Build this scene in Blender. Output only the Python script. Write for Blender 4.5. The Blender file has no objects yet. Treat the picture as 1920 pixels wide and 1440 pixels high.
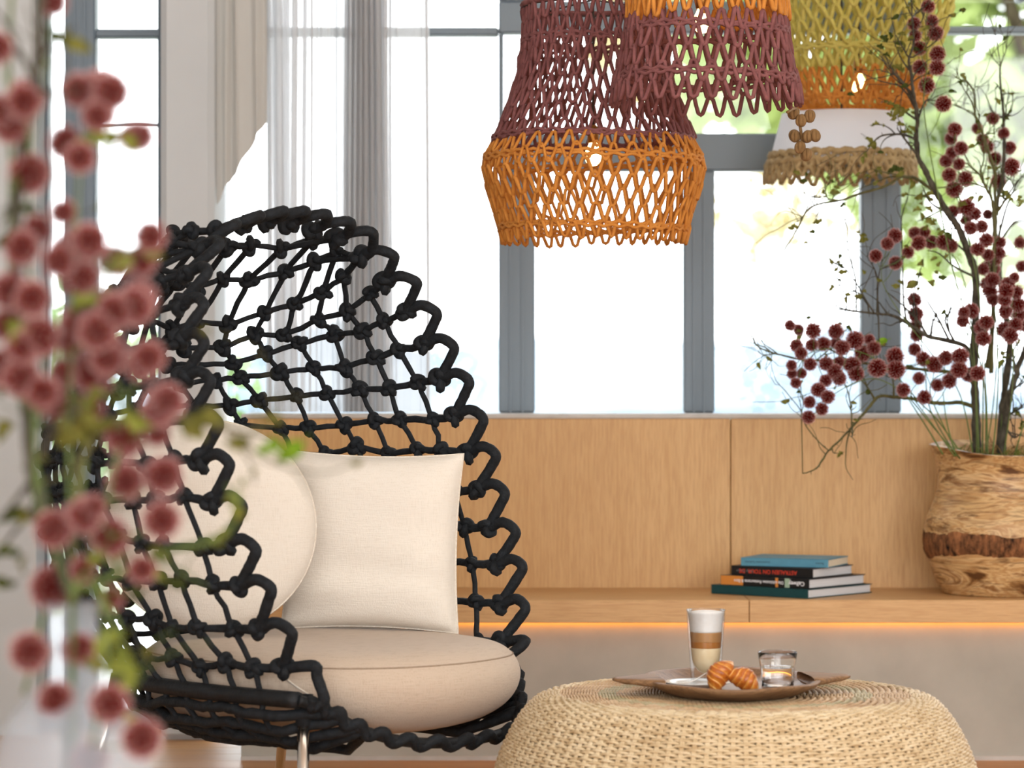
import bpy, math, random
import numpy as np
from mathutils import Vector, Matrix, Euler
random.seed(7); RNG = np.random.default_rng(7)
SC = bpy.context.scene
COL = SC.collection
PI = math.pi

# ------------------------------------------------------------------ camera
EYE = 1.08
FPX = 5600.0                     # 105 mm lens on a 36 mm sensor, 1920 px wide
cam = bpy.data.cameras.new('camera'); cam.lens = 105; cam.sensor_width = 36
cam.clip_end = 500
cam.dof.use_dof = True; cam.dof.focus_distance = 7.25; cam.dof.aperture_fstop = 3.5
cam_o = bpy.data.objects.new('camera', cam); COL.objects.link(cam_o)
cam_o.location = (0, 0, EYE); cam_o.rotation_euler = (PI / 2, 0, 0)
SC.camera = cam_o
SC.cycles.use_denoising = True
SC.cycles.max_bounces = 10; SC.cycles.transparent_max_bounces = 24
SC.cycles.caustics_refractive = False; SC.cycles.caustics_reflective = False

# ------------------------------------------------------------------ world, lights, exposure
SC.view_settings.view_transform = 'Standard'; SC.view_settings.look = 'None'
SC.view_settings.gamma = 1; SC.view_settings.use_curve_mapping = False
SC.view_settings.exposure = 0.0
W = bpy.data.worlds.new('sky'); SC.world = W; W.use_nodes = True
bg = W.node_tree.nodes['Background']; bg.inputs[0].default_value = (0.93, 0.97, 1.0, 1); bg.inputs[1].default_value = 4.2

def area(name, loc, aim, sx, sy, power, color):
    l = bpy.data.lights.new(name, 'AREA'); l.shape = 'RECTANGLE'; l.size = sx; l.size_y = sy
    l.energy = power; l.color = color
    o = bpy.data.objects.new(name, l); COL.objects.link(o); o.location = loc
    o.rotation_euler = (Vector(aim) - Vector(loc)).to_track_quat('-Z', 'Y').to_euler()
    return o
area('side_key_light', (3.9, 1.6, 2.0), (0.3, 8.0, 0.7), 2.8, 2.0, 150, (1.0, 0.99, 0.97))  # added soft key from the right; no window is built there
area('rear_fill_light', (-0.6, -2.2, 2.0), (-0.2, 7.0, 0.8), 5.0, 2.2, 105, (0.97, 0.99, 1.0))  # added broad fill behind the camera, brightens surfaces facing it
area('ceiling_fill_light', (0.6, 5.6, 3.2), (0.3, 7.4, 0.4), 3.0, 1.6, 24, (1.0, 0.95, 0.88))  # added warm overhead fill, not a fixture of the room

# ------------------------------------------------------------------ helpers
def P(px, py, d):
    """world point seen at pixel (px, py) of the 1920x1440 photograph, d metres into the room"""
    return np.array([(px - 960) / FPX * d, d, EYE - (py - 720) / FPX * d])

class MB:
    """collects geometry, then links it as ONE mesh object"""
    def __init__(s): s.v = []; s.q = []; s.t3 = []; s.a = []; s.n = 0; s.ng = []
    def add(s, v, q=None, t=None, a=None, ng=None):
        v = np.asarray(v, float).reshape(-1, 3)
        if q is not None and len(q): s.q.append(np.asarray(q, int).reshape(-1, 4) + s.n)
        if t is not None and len(t): s.t3.append(np.asarray(t, int).reshape(-1, 3) + s.n)
        if ng:
            for f in ng: s.ng.append([i + s.n for i in f])
        s.v.append(v); s.a.append(np.zeros(len(v)) if a is None else np.broadcast_to(np.asarray(a, float), (len(v),)))
        s.n += len(v)
    def mesh(s, name, mat, smooth=True):
        me = bpy.data.meshes.new(name)
        v = np.concatenate(s.v)
        loops = []; starts = []; c = 0
        if s.q:
            q = np.concatenate(s.q); loops.append(q.ravel()); starts.append(np.arange(len(q)) * 4 + c); c += q.size
        if s.t3:
            t = np.concatenate(s.t3); loops.append(t.ravel()); starts.append(np.arange(len(t)) * 3 + c); c += t.size
        for f in s.ng:
            loops.append(np.array(f)); starts.append(np.array([c])); c += len(f)
        L = np.concatenate(loops); S = np.concatenate(starts)
        me.vertices.add(len(v)); me.vertices.foreach_set('co', v.ravel())
        me.loops.add(len(L)); me.loops.foreach_set('vertex_index', L.astype(np.int32))
        me.polygons.add(len(S)); me.polygons.foreach_set('loop_start', S.astype(np.int32))
        at = me.attributes.new('t', 'FLOAT', 'POINT'); at.data.foreach_set('value', np.concatenate(s.a))
        me.update(calc_edges=True); me.validate()
        me.polygons.foreach_set('use_smooth', np.full(len(me.polygons), smooth))
        if mat: me.materials.append(mat)
        return me
    def build(s, name, mat, parent=None, smooth=True):
        return link(name, s.mesh(name, mat, smooth), parent)

def link(name, data, parent=None):
    o = bpy.data.objects.new(name, data); COL.objects.link(o)
    if parent is not None:
        o.parent = parent
        o.matrix_parent_inverse = parent_inv(parent)
    return o
def abs_mat(o):
    m = Matrix.LocRotScale(o.location, o.rotation_euler, o.scale)
    return abs_mat(o.parent) @ o.matrix_parent_inverse @ m if o.parent else m
def parent_inv(p): return abs_mat(p).inverted()
def tag(o, label=None, cat=None, group=None, kind=None):
    if label: o['label'] = label
    if cat: o['category'] = cat
    if group: o['group'] = group
    if kind: o['kind'] = kind
    return o
def thing(name, loc, label, cat, group=None):
    o = bpy.data.objects.new(name, None); COL.objects.link(o); o.location = loc; o.empty_display_size = .05
    return tag(o, label, cat, group)
def placed(name, me, parent, M):
    """shared mesh placed at world matrix M under parent"""
    o = bpy.data.objects.new(name, me); COL.objects.link(o)
    o.parent = parent; o.matrix_parent_inverse = parent_inv(parent)
    o.matrix_basis = M
    return o

def box(mb, x0, x1, y0, y1, z0, z1, a=0, bev=0.0):
    if bev <= 0:
        v = [(x, y, z) for z in (z0, z1) for y in (y0, y1) for x in (x0, x1)]
        mb.add(v, [(0, 2, 3, 1), (4, 5, 7, 6), (0, 1, 5, 4), (2, 6, 7, 3), (0, 4, 6, 2), (1, 3, 7, 5)], a=a); return
    b = bev; v = []; idx = {}
    for sx in (0, 1):
        for sy in (0, 1):
            for sz in (0, 1):
                for ax in range(3):
                    p = [x1 if sx else x0, y1 if sy else y0, z1 if sz else z0]
                    for k, sg in enumerate((sx, sy, sz)):
                        if k != ax: p[k] += -b if sg else b
                    idx[(sx, sy, sz, ax)] = len(v); v.append(p)
    q = []; t = []
    I = idx
    for s in (0, 1):
        q += [(I[s, 0, 0, 0], I[s, 1, 0, 0], I[s, 1, 1, 0], I[s, 0, 1, 0])] if s else [(I[s, 0, 0, 0], I[s, 0, 1, 0], I[s, 1, 1, 0], I[s, 1, 0, 0])]
        q += [(I[0, s, 0, 1], I[0, s, 1, 1], I[1, s, 1, 1], I[1, s, 0, 1])] if s else [(I[0, s, 0, 1], I[1, s, 0, 1], I[1, s, 1, 1], I[0, s, 1, 1])]
        q += [(I[0, 0, s, 2], I[1, 0, s, 2], I[1, 1, s, 2], I[0, 1, s, 2])] if s else [(I[0, 0, s, 2], I[0, 1, s, 2], I[1, 1, s, 2], I[1, 0, s, 2])]
    for s in (0, 1):
        for r in (0, 1):
            q.append((I[0, s, r, 1], I[1, s, r, 1], I[1, s, r, 2], I[0, s, r, 2]))
            q.append((I[s, 0, r, 0], I[s, 1, r, 0], I[s, 1, r, 2], I[s, 0, r, 2]))
            q.append((I[s, r, 0, 0], I[s, r, 1, 0], I[s, r, 1, 1], I[s, r, 0, 1]))
    for sx in (0, 1):
        for sy in (0, 1):
            for sz in (0, 1): t.append((I[sx, sy, sz, 0], I[sx, sy, sz, 1], I[sx, sy, sz, 2]))
    mb.add(v, q, t, a=a)

def tube(mb, pts, r, sides=6, closed=False, cap=True, a=0):
    p = np.asarray(pts, float); n = len(p)
    r = np.broadcast_to(np.asarray(r, float), (n,))
    if closed: tg = np.roll(p, -1, 0) - np.roll(p, 1, 0)
    else: tg = np.gradient(p, axis=0)
    tg = tg / (np.linalg.norm(tg, axis=1)[:, None] + 1e-12)
    N = np.zeros_like(p)
    ref = np.eye(3)[np.argmin(np.abs(tg[0]))]
    x = ref - tg[0] * (ref @ tg[0]); x /= np.linalg.norm(x)
    for i in range(n):
        x = x - tg[i] * (x @ tg[i]); x = x / (np.linalg.norm(x) + 1e-12); N[i] = x
    B = np.cross(tg, N)
    if closed:                       # spread the residual twist
        y = N[-1] - tg[0] * (N[-1] @ tg[0]); ang = math.atan2(y @ B[0], y @ N[0])
        al = -ang * np.arange(n) / n
        N, B = N * np.cos(al)[:, None] + B * np.sin(al)[:, None], B * np.cos(al)[:, None] - N * np.sin(al)[:, None]
    sweep(mb, p, N, B, r, sides, closed, cap, a)
def sweep(mb, p, N, B, r, sides, closed, cap=True, a=0, flat=1.0):
    n = len(p); th = np.arange(sides) * 2 * PI / sides
    V = p[:, None, :] + r[:, None, None] * (np.cos(th)[None, :, None] * N[:, None, :] + flat * np.sin(th)[None, :, None] * B[:, None, :])
    m = n if closed else n - 1
    i = np.arange(m)[:, None]; j = np.arange(sides)[None, :]
    i2 = (i + 1) % n; j2 = (j + 1) % sides
    Q = np.stack([i * sides + j, i * sides + j2, i2 * sides + j2, i2 * sides + j], -1).reshape(-1, 4)
    A = np.repeat(np.broadcast_to(np.asarray(a, float), (n,)), sides)
    ng = None
    if cap and not closed: ng = [list(range(sides))[::-1], [(n - 1) * sides + k for k in range(sides)]]
    mb.add(V.reshape(-1, 3), Q, a=A, ng=ng)
def ring_tube(mb, p, r, sides=5, a=0, flat=1.0):
    """closed, roughly horizontal curve, all vectorised"""
    tg = np.roll(p, -1, 0) - np.roll(p, 1, 0); tg /= np.linalg.norm(tg, axis=1)[:, None] + 1e-12
    z = np.array([0, 0, 1.0]); B = z - tg * (tg @ z)[:, None]; B /= np.linalg.norm(B, axis=1)[:, None] + 1e-9
    N = np.cross(B, tg)
    sweep(mb, p, N, B, np.broadcast_to(np.asarray(r, float), (len(p),)), sides, True, False, a, flat)
def lathe(mb, prof, seg=64, c=(0, 0, 0), a=None, squash=(1, 1), rot=0, fn=None):
    pr = np.asarray(prof, float); n = len(pr); th = np.arange(seg) * 2 * PI / seg + rot
    V = np.stack([pr[:, None, 0] * np.cos(th) * squash[0], pr[:, None, 0] * np.sin(th) * squash[1], np.repeat(pr[:, 1:2], seg, 1)], -1)
    if fn: V = fn(V, th)
    V = V + np.array(c)
    i = np.arange(n - 1)[:, None]; j = np.arange(seg)[None, :]; j2 = (j + 1) % seg
    Q = np.stack([i * seg + j, i * seg + j2, (i + 1) * seg + j2, (i + 1) * seg + j], -1).reshape(-1, 4)
    A = None if a is None else np.repeat(np.asarray(a, float), seg)
    mb.add(V.reshape(-1, 3), Q[:, ::-1] if pr[0, 1] > pr[-1, 1] else Q, a=A)
def spline(pts, n=8, closed=False):
    p = np.asarray(pts, float); m = len(p); out = []
    for i in range(m if closed else m - 1):
        if closed: a, b, c, d = p[(i - 1) % m], p[i], p[(i + 1) % m], p[(i + 2) % m]
        else: a, b, c, d = p[max(i - 1, 0)], p[i], p[i + 1], p[min(i + 2, m - 1)]
        for k in range(n):
            t = k / n
            out.append(.5 * (2 * b + (c - a) * t + (2 * a - 5 * b + 4 * c - d) * t * t + (3 * b - a - 3 * c + d) * t ** 3))
    if not closed: out.append(p[-1])
    return np.array(out)
def frame(x, z, loc, s=1.0):
    z = Vector(z).normalized(); x = Vector(x); x = (x - z * x.dot(z)).normalized(); y = z.cross(x)
    m = Matrix((x, y, z)).transposed().to_4x4()
    return Matrix.Translation(Vector(loc)) @ m @ Matrix.Diagonal((s, s, s, 1)) if not isinstance(s, tuple) else Matrix.Translation(Vector(loc)) @ m @ Matrix.Diagonal((*s, 1))

# ------------------------------------------------------------------ materials
def lin(r, g, b): return tuple(((c / 255) / 12.92 if c / 255 <= .04045 else ((c / 255 + .055) / 1.055) ** 2.4) for c in (r, g, b)) + (1,)
class NT:
    def __init__(s, name):
        s.m = bpy.data.materials.new(name); s.m.use_nodes = True; s.t = s.m.node_tree; s.n = s.t.nodes
        s.b = s.n['Principled BSDF']; s.out = s.n['Material Output']
    def new(s, ty, **kw):
        x = s.n.new(ty)
        for k, v in kw.items():
            if k in x.inputs: x.inputs[k].default_value = v
            else: setattr(x, k, v)
        return x
    def l(s, a, b): s.t.links.new(a, b)
    def coord(s, scale=(1, 1, 1), kind='Object', rot=(0, 0, 0)):
        c = s.new('ShaderNodeTexCoord'); m = s.new('ShaderNodeMapping'); s.l(c.outputs[kind], m.inputs[0])
        m.inputs['Scale'].default_value = scale; m.inputs['Rotation'].default_value = rot
        return m.outputs[0]
    def noise(s, co, scale, detail=4, rough=.55, dist=0):
        x = s.new('ShaderNodeTexNoise', Scale=scale, Detail=detail, Roughness=rough, Distortion=dist); s.l(co, x.inputs['Vector']); return x.outputs['Fac']
    def ramp(s, f, stops):
        r = s.new('ShaderNodeValToRGB'); e = r.color_ramp.elements
        e[0].position, e[0].color = stops[0]; e[1].position, e[1].color = stops[-1]
        for p, c in stops[1:-1]: k = e.new(p); k.color = c
        s.l(f, r.inputs[0]); return r.outputs[0]
    def mix(s, f, a, b, mode='MIX'):
        x = s.new('ShaderNodeMix', data_type='RGBA', blend_type=mode)
        for i, v in ((0, f), (6, a), (7, b)):
            if hasattr(v, 'links'): s.l(v, x.inputs[i])
            else: x.inputs[i].default_value = v
        return x.outputs[2]
    def bump(s, h, strength=.3, dist=.002):
        x = s.new('ShaderNodeBump', Strength=strength, Distance=dist); s.l(h, x.inputs['Height']); s.l(x.outputs[0], s.b.inputs['Normal']); return x
    def attr(s): x = s.new('ShaderNodeAttribute', attribute_name='t'); return x.outputs['Fac']
    def set(s, col=None, rough=.6, metal=0, spec=.5, **kw):
        if col is not None:
            if hasattr(col, 'links'): s.l(col, s.b.inputs['Base Color'])
            else: s.b.inputs['Base Color'].default_value = col
        s.b.inputs['Roughness'].default_value = rough; s.b.inputs['Metallic'].default_value = metal
        s.b.inputs['Specular IOR Level'].default_value = spec
        for k, v in kw.items(): s.b.inputs[k.replace('_', ' ')].default_value = v
        return s.m
def noisy(name, c1, c2, scale=8, stretch=(1, 1, 1), rough=.6, bump=.2, bscale=60, bdist=.002, spec=.4, metal=0, detail=5):
    n = NT(name); co = n.coord(stretch)
    n.bump(n.noise(n.coord(stretch), bscale, 3), bump, bdist)
    return n.set(n.ramp(n.noise(co, scale, detail), [(.3, c1), (.7, c2)]), rough, metal, spec)
def wood(name, dark, mid, light, axis='z', ring=14, rough=.45, bump=.12):
    n = NT(name)
    st = {'z': (1, 1, .045), 'x': (.045, 1, 1), 'y': (1, .045, 1)}[axis]
    a = n.noise(n.coord(st), ring, 6, .6, .6); b = n.noise(n.coord(st), ring * 9, 3, .7)
    c = n.noise(n.coord(tuple(.4 * k + .1 for k in st)), 2.2, 2)
    col = n.ramp(a, [(.3, mid), (.5, light), (.72, mid)])
    col = n.mix(n.ramp(b, [(.42, (0, 0, 0, 1)), (.62, (.55, .55, .55, 1))]), col, dark)
    col = n.mix(n.ramp(c, [(.35, (0, 0, 0, 1)), (.75, (.35, .35, .35, 1))]), col, dark)
    n.bump(b, bump, .001)
    return n.set(col, rough, 0, .35)
def fabric(name, c1, c2, thread=900, wr=.35):
    n = NT(name)
    a = n.noise(n.coord((1, 1, .08)), thread * .5, 2); b = n.noise(n.coord((.08, .08, 1)), thread * .5, 2)
    big = n.noise(n.coord(), 9, 4)
    f = n.new('ShaderNodeMath', operation='ADD'); n.l(a, f.inputs[0]); n.l(b, f.inputs[1])
    g = n.new('ShaderNodeMath', operation='MULTIPLY_ADD'); n.l(big, g.inputs[0]); g.inputs[1].default_value = .5; n.l(f.outputs[0], g.inputs[2])
    col = n.ramp(g.outputs[0], [(.9, c1), (1.0, tuple((x + y) / 2 for x, y in zip(c1, c2))), (1.55, c2)])
    n.l(n.ramp(f.outputs[0], [(.6, c1), (1, c2)]), n.b.inputs['Base Color'])
    fold = n.noise(n.coord((1.2, 1.2, 4)), 5, 3, .5, .5)
    h = n.new('ShaderNodeMath', operation='MULTIPLY_ADD'); n.l(fold, h.inputs[0]); h.inputs[1].default_value = 6 * wr; n.l(f.outputs[0], h.inputs[2])
    n.bump(h.outputs[0], .35, .004)
    n.set(None, .9, 0, .15); n.b.inputs['Sheen Weight'].default_value = .15
    return n.m
def thin_mix(name, col, trans=.3, transl=.4, rough=.8):
    """thin cloth / petal: transparent holes + translucent + diffuse"""
    n = NT(name); tr = n.new('ShaderNodeBsdfTransparent'); tl = n.new('ShaderNodeBsdfTranslucent', Color=col); df = n.new('ShaderNodeBsdfDiffuse', Color=col)
    m1 = n.new('ShaderNodeMixShader'); m1.inputs[0].default_value = transl; n.l(df.outputs[0], m1.inputs[1]); n.l(tl.outputs[0], m1.inputs[2])
    m2 = n.new('ShaderNodeMixShader'); m2.inputs[0].default_value = trans; n.l(m1.outputs[0], m2.inputs[1]); n.l(tr.outputs[0], m2.inputs[2])
    n.l(m2.outputs[0], n.out.inputs[0]); return n.m
def thin_glass(name, tint=(1, 1, 1, 1), refl=.06):
    n = NT(name); tr = n.new('ShaderNodeBsdfTransparent', Color=tint); gl = n.new('ShaderNodeBsdfGlossy', Roughness=.02)
    fr = n.new('ShaderNodeLayerWeight', Blend=.25); mm = n.new('ShaderNodeMath', operation='MULTIPLY_ADD'); n.l(fr.outputs['Fresnel'], mm.inputs[0])
    mm.inputs[1].default_value = .6; mm.inputs[2].default_value = refl * .3
    m = n.new('ShaderNodeMixShader'); n.l(mm.outputs[0], m.inputs[0]); n.l(tr.outputs[0], m.inputs[1]); n.l(gl.outputs[0], m.inputs[2])
    n.l(m.outputs[0], n.out.inputs[0]); return n.m
def emit(name, col, s):
    n = NT(name); n.b.inputs['Emission Color'].default_value = col; n.b.inputs['Emission Strength'].default_value = s
    return n.set(col, .5)

M = {}
M['oak'] = wood('oak_veneer', lin(186, 137, 84), lin(211, 166, 109), lin(219, 176, 120), 'z', 30, .45, .05)
M['oak_h'] = wood('oak_board', lin(186, 138, 88), lin(208, 164, 112), lin(218, 176, 124), 'x', 24, .45, .05)
M['floor'] = wood('oak_floor', lin(150, 102, 56), lin(190, 137, 80), lin(204, 152, 96), 'x', 9, .4)
M['plaster'] = noisy('grey_plaster', lin(166, 162, 152), lin(189, 184, 173), 3.2, (1, 1, 1), .85, .12, 30, .003, .2)
M['white_wall'] = noisy('white_wall', lin(206, 208, 208), lin(214, 216, 216), 2, (1, 1, 1), .9, .05, 80, .001, .2)
M['column'] = noisy('pale_column', lin(196, 198, 199), lin(204, 206, 207), 2, (1, 1, 1), .9, .05, 80, .001, .2)
M['ceiling'] = noisy('ceiling_white', lin(225, 222, 216), lin(230, 228, 222), 2, rough=.9)
M['sill'] = noisy('stone_sill', lin(190, 184, 176), lin(208, 202, 196), 12, rough=.6)
M['frame'] = noisy('anthracite_frame', lin(112, 124, 134), lin(122, 134, 144), 3, (1, 1, .1), .45, .05, 100, .0005, .5)
M['pane'] = thin_glass('window_glass')
M['rope'] = noisy('black_rope', lin(14, 16, 19), lin(30, 34, 39), 60, (1, 1, 1), .75, .6, 160, .004, .3)
M['black_tube'] = noisy('black_wrap', lin(12, 14, 17), lin(24, 27, 31), 40, (1, 1, 1), .6, .5, 120, .003, .35)
M['steel'] = NT('brushed_steel').set(lin(214, 206, 198), .16, 1.0)
M['linen'] = fabric('cream_linen', lin(222, 212, 198), lin(231, 222, 210))
M['linen_seat'] = fabric('beige_linen', lin(184, 164, 144), lin(199, 180, 161), wr=.12)
M['piping'] = noisy('linen_piping', lin(206, 194, 178), lin(228, 218, 206), 200, rough=.9)
M['seam'] = noisy('seam_thread', lin(150, 130, 110), lin(170, 150, 130), 200, rough=.9)
M['plum'] = noisy('plum_yarn', lin(108, 62, 62), lin(138, 86, 84), 40, rough=.9, bump=.4, bscale=240)
M['orange'] = noisy('orange_yarn', lin(186, 114, 40), lin(212, 142, 64), 40, rough=.9, bump=.4, bscale=240)
M['yellow'] = noisy('mustard_yarn', lin(180, 164, 74), lin(206, 192, 106), 40, rough=.9, bump=.4, bscale=240)
M['jute'] = noisy('jute_yarn', lin(150, 124, 84), lin(186, 160, 116), 40, rough=.9, bump=.4, bscale=240)
M['brown_yarn'] = noisy('brown_yarn', lin(120, 90, 54), lin(150, 116, 74), 40, rough=.9, bump=.4, bscale=240)
M['shade_linen'] = thin_mix('white_shade_linen', lin(232, 234, 240), .02, .35)
M['sheer'] = thin_mix('sheer_curtain', lin(226, 226, 228), .30, .42)
M['drape'] = thin_mix('dense_drape', lin(196, 192, 186), .0, .10)
M['bulb'] = emit('glowing_filament_bulb', (1, .62, .25, 1), 9)
M['brass'] = NT('brass_socket').set(lin(176, 120, 60), .35, 1.0)
M['cord'] = NT('lamp_cord').set(lin(60, 50, 44), .7)
M['led'] = emit('amber_light_strip', (1, .36, .05, 1), 9)
# ================================================================== the room
D_BASE, D_BENCH, D_BACK, D_WIN = 8.58, 8.50, 9.02, 9.35
def wx(px, d=D_WIN): return (px - 960) / FPX * d
def wz(py, d=D_WIN): return EYE - (py - 720) / FPX * d
def struct(name, mb, mat, parent=None, smooth=False):
    o = mb.build(name, mat, parent, smooth)
    if parent is None: o['kind'] = 'structure'
    return o
def sbox(name, mat, x0, x1, y0, y1, z0, z1, parent=None, bev=0):
    mb = MB(); box(mb, min(x0, x1), max(x0, x1), y0, y1, min(z0, z1), max(z0, z1), 0, bev)
    return struct(name, mb, mat, parent)
def empty_struct(name, loc):
    o = bpy.data.objects.new(name, None); COL.objects.link(o); o.location = loc; o['kind'] = 'structure'; return o

XL, XR, YB, ZC = -4.0, 4.2, -2.5, 3.4
floor = sbox('floor', M['plaster'], XL, XR, YB, 9.55, -.12, -.02)
k = 0
y = 5.2
while y < 9.4:
    x = -3.0 - random.random() * 1.2
    while x < 3.2:
        ln = 1.5 + random.random() * .8
        mb = MB(); box(mb, x + .0008, x + ln - .0008, y + .0008, min(y + .16, 9.5) - .0008, -.02, 0, 0, .0012)
        mb.build('plank', M['floor'], floor, False); x += ln
    y += .16
sb = MB(); box(sb, XL, XR, YB, 5.2, -.02, 0); sb.build('plank_field', M['floor'], floor, False)['kind'] = 'stuff'
sbox('ceiling', M['ceiling'], XL, XR, YB, 9.6, ZC, ZC + .1)
sbox('wall_right', M['white_wall'], XR, XR + .1, YB, 9.6, 0, ZC)
sbox('wall_left', M['white_wall'], XL - .1, XL, YB, 9.6, 0, ZC)
# the pale wall at the left edge and the column between the two windows
sbox('wall_back', M['white_wall'], XL, wx(84), 9.18, 9.5, 0, ZC)
sbox('pillar', M['column'], wx(300, 9.05), wx(401, 9.05), 9.05, 9.5, 0, ZC, None, .02)
# low plaster wall under the bench, with its skirting line
sbox('wall_front', M['plaster'], wx(452, D_BASE), 3.6, D_BASE, D_BACK + .06, 0, .3992)
sbox('baseboard_front', M['sill'], wx(452, D_BASE), 3.6, D_BASE - .012, D_BASE, 0, .012)

# ------------------------------------------------------------------ built-in bench
bx = wx(452, D_BACK)
M['core0'] = NT('dark_joint').set(lin(96, 66, 40), .8)
bench = thing('built_in_bench', (.6, D_BENCH, 0), 'long built-in oak bench with a panelled back running below the windows', 'bench')
xj = wx(1405, D_BENCH); xp = wx(1370, D_BACK)
def bpart(name, mat, x0, x1, y0, y1, z0, z1, bev=.0015, par=bench, sm=False):
    mb = MB(); box(mb, x0, x1, y0, y1, z0, z1, 0, bev); return mb.build(name, mat, par, sm)
ZB0, ZB1 = .400, .465
bpart('seat_board', M['oak_h'], bx, xj - .001, D_BENCH, D_BACK, ZB0, ZB1)
bpart('seat_board', M['oak_h'], xj + .001, 3.4, D_BENCH, D_BACK, ZB0, ZB1)
ZP = wz(785, D_BACK)
bpart('back_panel', M['oak'], bx, xp - .0012, D_BACK, D_BACK + .03, ZB1 - .02, ZP)
bpart('back_panel', M['oak'], xp + .0012, 3.4, D_BACK, D_BACK + .03, ZB1 - .02, ZP)
bpart('joint_light_stop', M['core0'], xj - .002, xj + .002, D_BENCH + .004, D_BACK, ZB0 + .0005, ZB1 - .004, 0); bpart('panel_light_stop', M['core0'], xp - .1, xp + .1, D_BACK + .03, D_BACK + .034, ZB1 - .02, ZP - .004, 0)  # added dark fillers that block LED and window light leaking through the joints
bpart('light_strip', M['led'], wx(640, D_BASE), 3.3, D_BENCH + .065, D_BENCH + .077, ZB0 - .004, ZB0, 0)
sbox('trim_1', M['sill'], bx, 3.4, D_BACK - .004, D_WIN + .02, ZP, ZP + .014, None, .003)      # window ledge

# ------------------------------------------------------------------ windows
FD = .07
def member(par, name, x0, x1, z0, z1, y=D_WIN, dep=FD):
    mb = MB(); x0, x1 = min(x0, x1), max(x0, x1); z0, z1 = min(z0, z1), max(z0, z1)
    box(mb, x0, x1, y, y + dep, z0, z1, 0, .006)
    if x1 - x0 > .06 and z1 - z0 > .3:             # grooves of the wide profiles
        for f in (.33, .66):
            xc = x0 + (x1 - x0) * f; box(mb, xc - .004, xc + .004, y - .006, y + .01, z0 + .001, z1 - .001)
    return mb.build(name, M['frame'], par, False)
def pane(par, x0, x1, z0, z1, y=D_WIN + .03):
    mb = MB(); box(mb, min(x0, x1), max(x0, x1), y, y + .008, min(z0, z1), max(z0, z1)); return mb.build('pane', M['pane'], par, False)
win = empty_struct('window_1', (1.0, D_WIN, ZP))
Zs = ZP + .014
zt0, zt1 = wz(62), wz(2)
for a, b in ((935, 1003), (1282, 1340), (1615, 1690)): member(win, 'mullion', wx(a), wx(b), Zs, wz(320))
member(win, 'mullion', wx(2010), wx(2080), Zs, ZC)
member(win, 'transom', wx(935), wx(1690), wz(320), wz(250))
member(win, 'mullion', wx(935), wx(944), wz(250), wz(62)); 
member(win, 'transom', wx(935), wx(1745), zt0, zt1)
member(win, 'transom', wx(1745), wx(2010), wz(62), wz(49))
for a, b in ((935, 985), (1300, 1330), (1622, 1660), (1908, 1924)): member(win, 'mullion', wx(a), wx(b), zt1, ZC)
for a, b in ((1003, 1282), (1340, 1615)): pane(win, wx(a), wx(b), Zs, wz(320))
pane(win, wx(1690), wx(2010), Zs, wz(62)); pane(win, wx(944), wx(1690), wz(250), wz(62)); pane(win, wx(944), wx(2010), zt1, ZC)
win2 = empty_struct('window_2', (-.6, D_WIN, ZP))
member(win2, 'mullion', wx(394), wx(404), Zs, ZC)
member(win2, 'transom', wx(404), wx(935), wz(66), wz(51))
pane(win2, wx(404), wx(935), Zs, wz(66)); pane(win2, wx(404), wx(935), wz(51), ZC)
door = empty_struct('door_1', (-1.2, D_WIN, 0))
member(door, 'post', wx(121), wx(178), 0, ZC, dep=.09)
member(door, 'stile', wx(84), wx(89), 0, ZC); member(door, 'stile', wx(295), wx(302), 0, ZC)
member(door, 'transom', wx(178), wx(302), wz(70), wz(54)); member(door, 'rail', wx(178), wx(302), wz(237), wz(231), dep=.03)
member(door, 'rail', wx(84), wx(302), 0, .06)
pane(door, wx(178), wx(302), .06, wz(70)); pane(door, wx(178), wx(302), wz(54), ZC); pane(door, wx(89), wx(121), .06, ZC)

# ------------------------------------------------------------------ curtains
def curtain(name, x0, x1, z0, z1, y, folds, amp, mat, label, seed, hem=None, xf=1.0):
    r = np.random.default_rng(seed); n = int((x1 - x0) / .0035); u = np.linspace(0, 1, n)
    ph = np.cumsum(.45 + 1.1 * (np.sin(u * 9 + seed) * .5 + .5) * r.uniform(.7, 1.3, n)); ph = ph / ph[-1] * folds * 2 * PI
    am = amp * (.55 + .45 * np.sin(u * 13 + seed * 2))
    X = x0 + (x1 - x0) * u + xf * am * np.sin(2 * ph); Y = y + am * np.sin(ph)
    rows = 7; mb = MB(); V = []
    for k in range(rows):
        t = k / (rows - 1)
        zb = np.full(n, float(z0)) if hem is None else np.interp(u, [0, 1], hem)
        V.append(np.stack([X + .004 * np.sin(t * 5 + u * 20), Y * np.ones(n), zb + (z1 - zb) * t], -1))
    V = np.array(V); i = np.arange(rows - 1)[:, None]; j = np.arange(n - 1)[None, :]
    Q = np.stack([i * n + j, i * n + j + 1, (i + 1) * n + j + 1, (i + 1) * n + j], -1).reshape(-1, 4)
    mb.add(V.reshape(-1, 3), Q)
    o = mb.build(name, mat); return tag(o, label, 'curtain')
DC = 9.24
curtain('sheer_curtain', wx(497, DC), wx(806, DC), Zs + .004, ZC, DC, 19, .018, M['sheer'], 'sheer white curtain hanging in soft folds over the window behind the rope chair', 3)
curtain('gathered_drape', wx(402, 9.14), wx(499, 9.14), 2, ZC, 9.14, 3.5, .012, M['drape'], 'pale grey gathered drape with a slanting lower edge beside the pillar', 5, (wz(388, 9.14), wz(228, 9.14)), .15)

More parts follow.
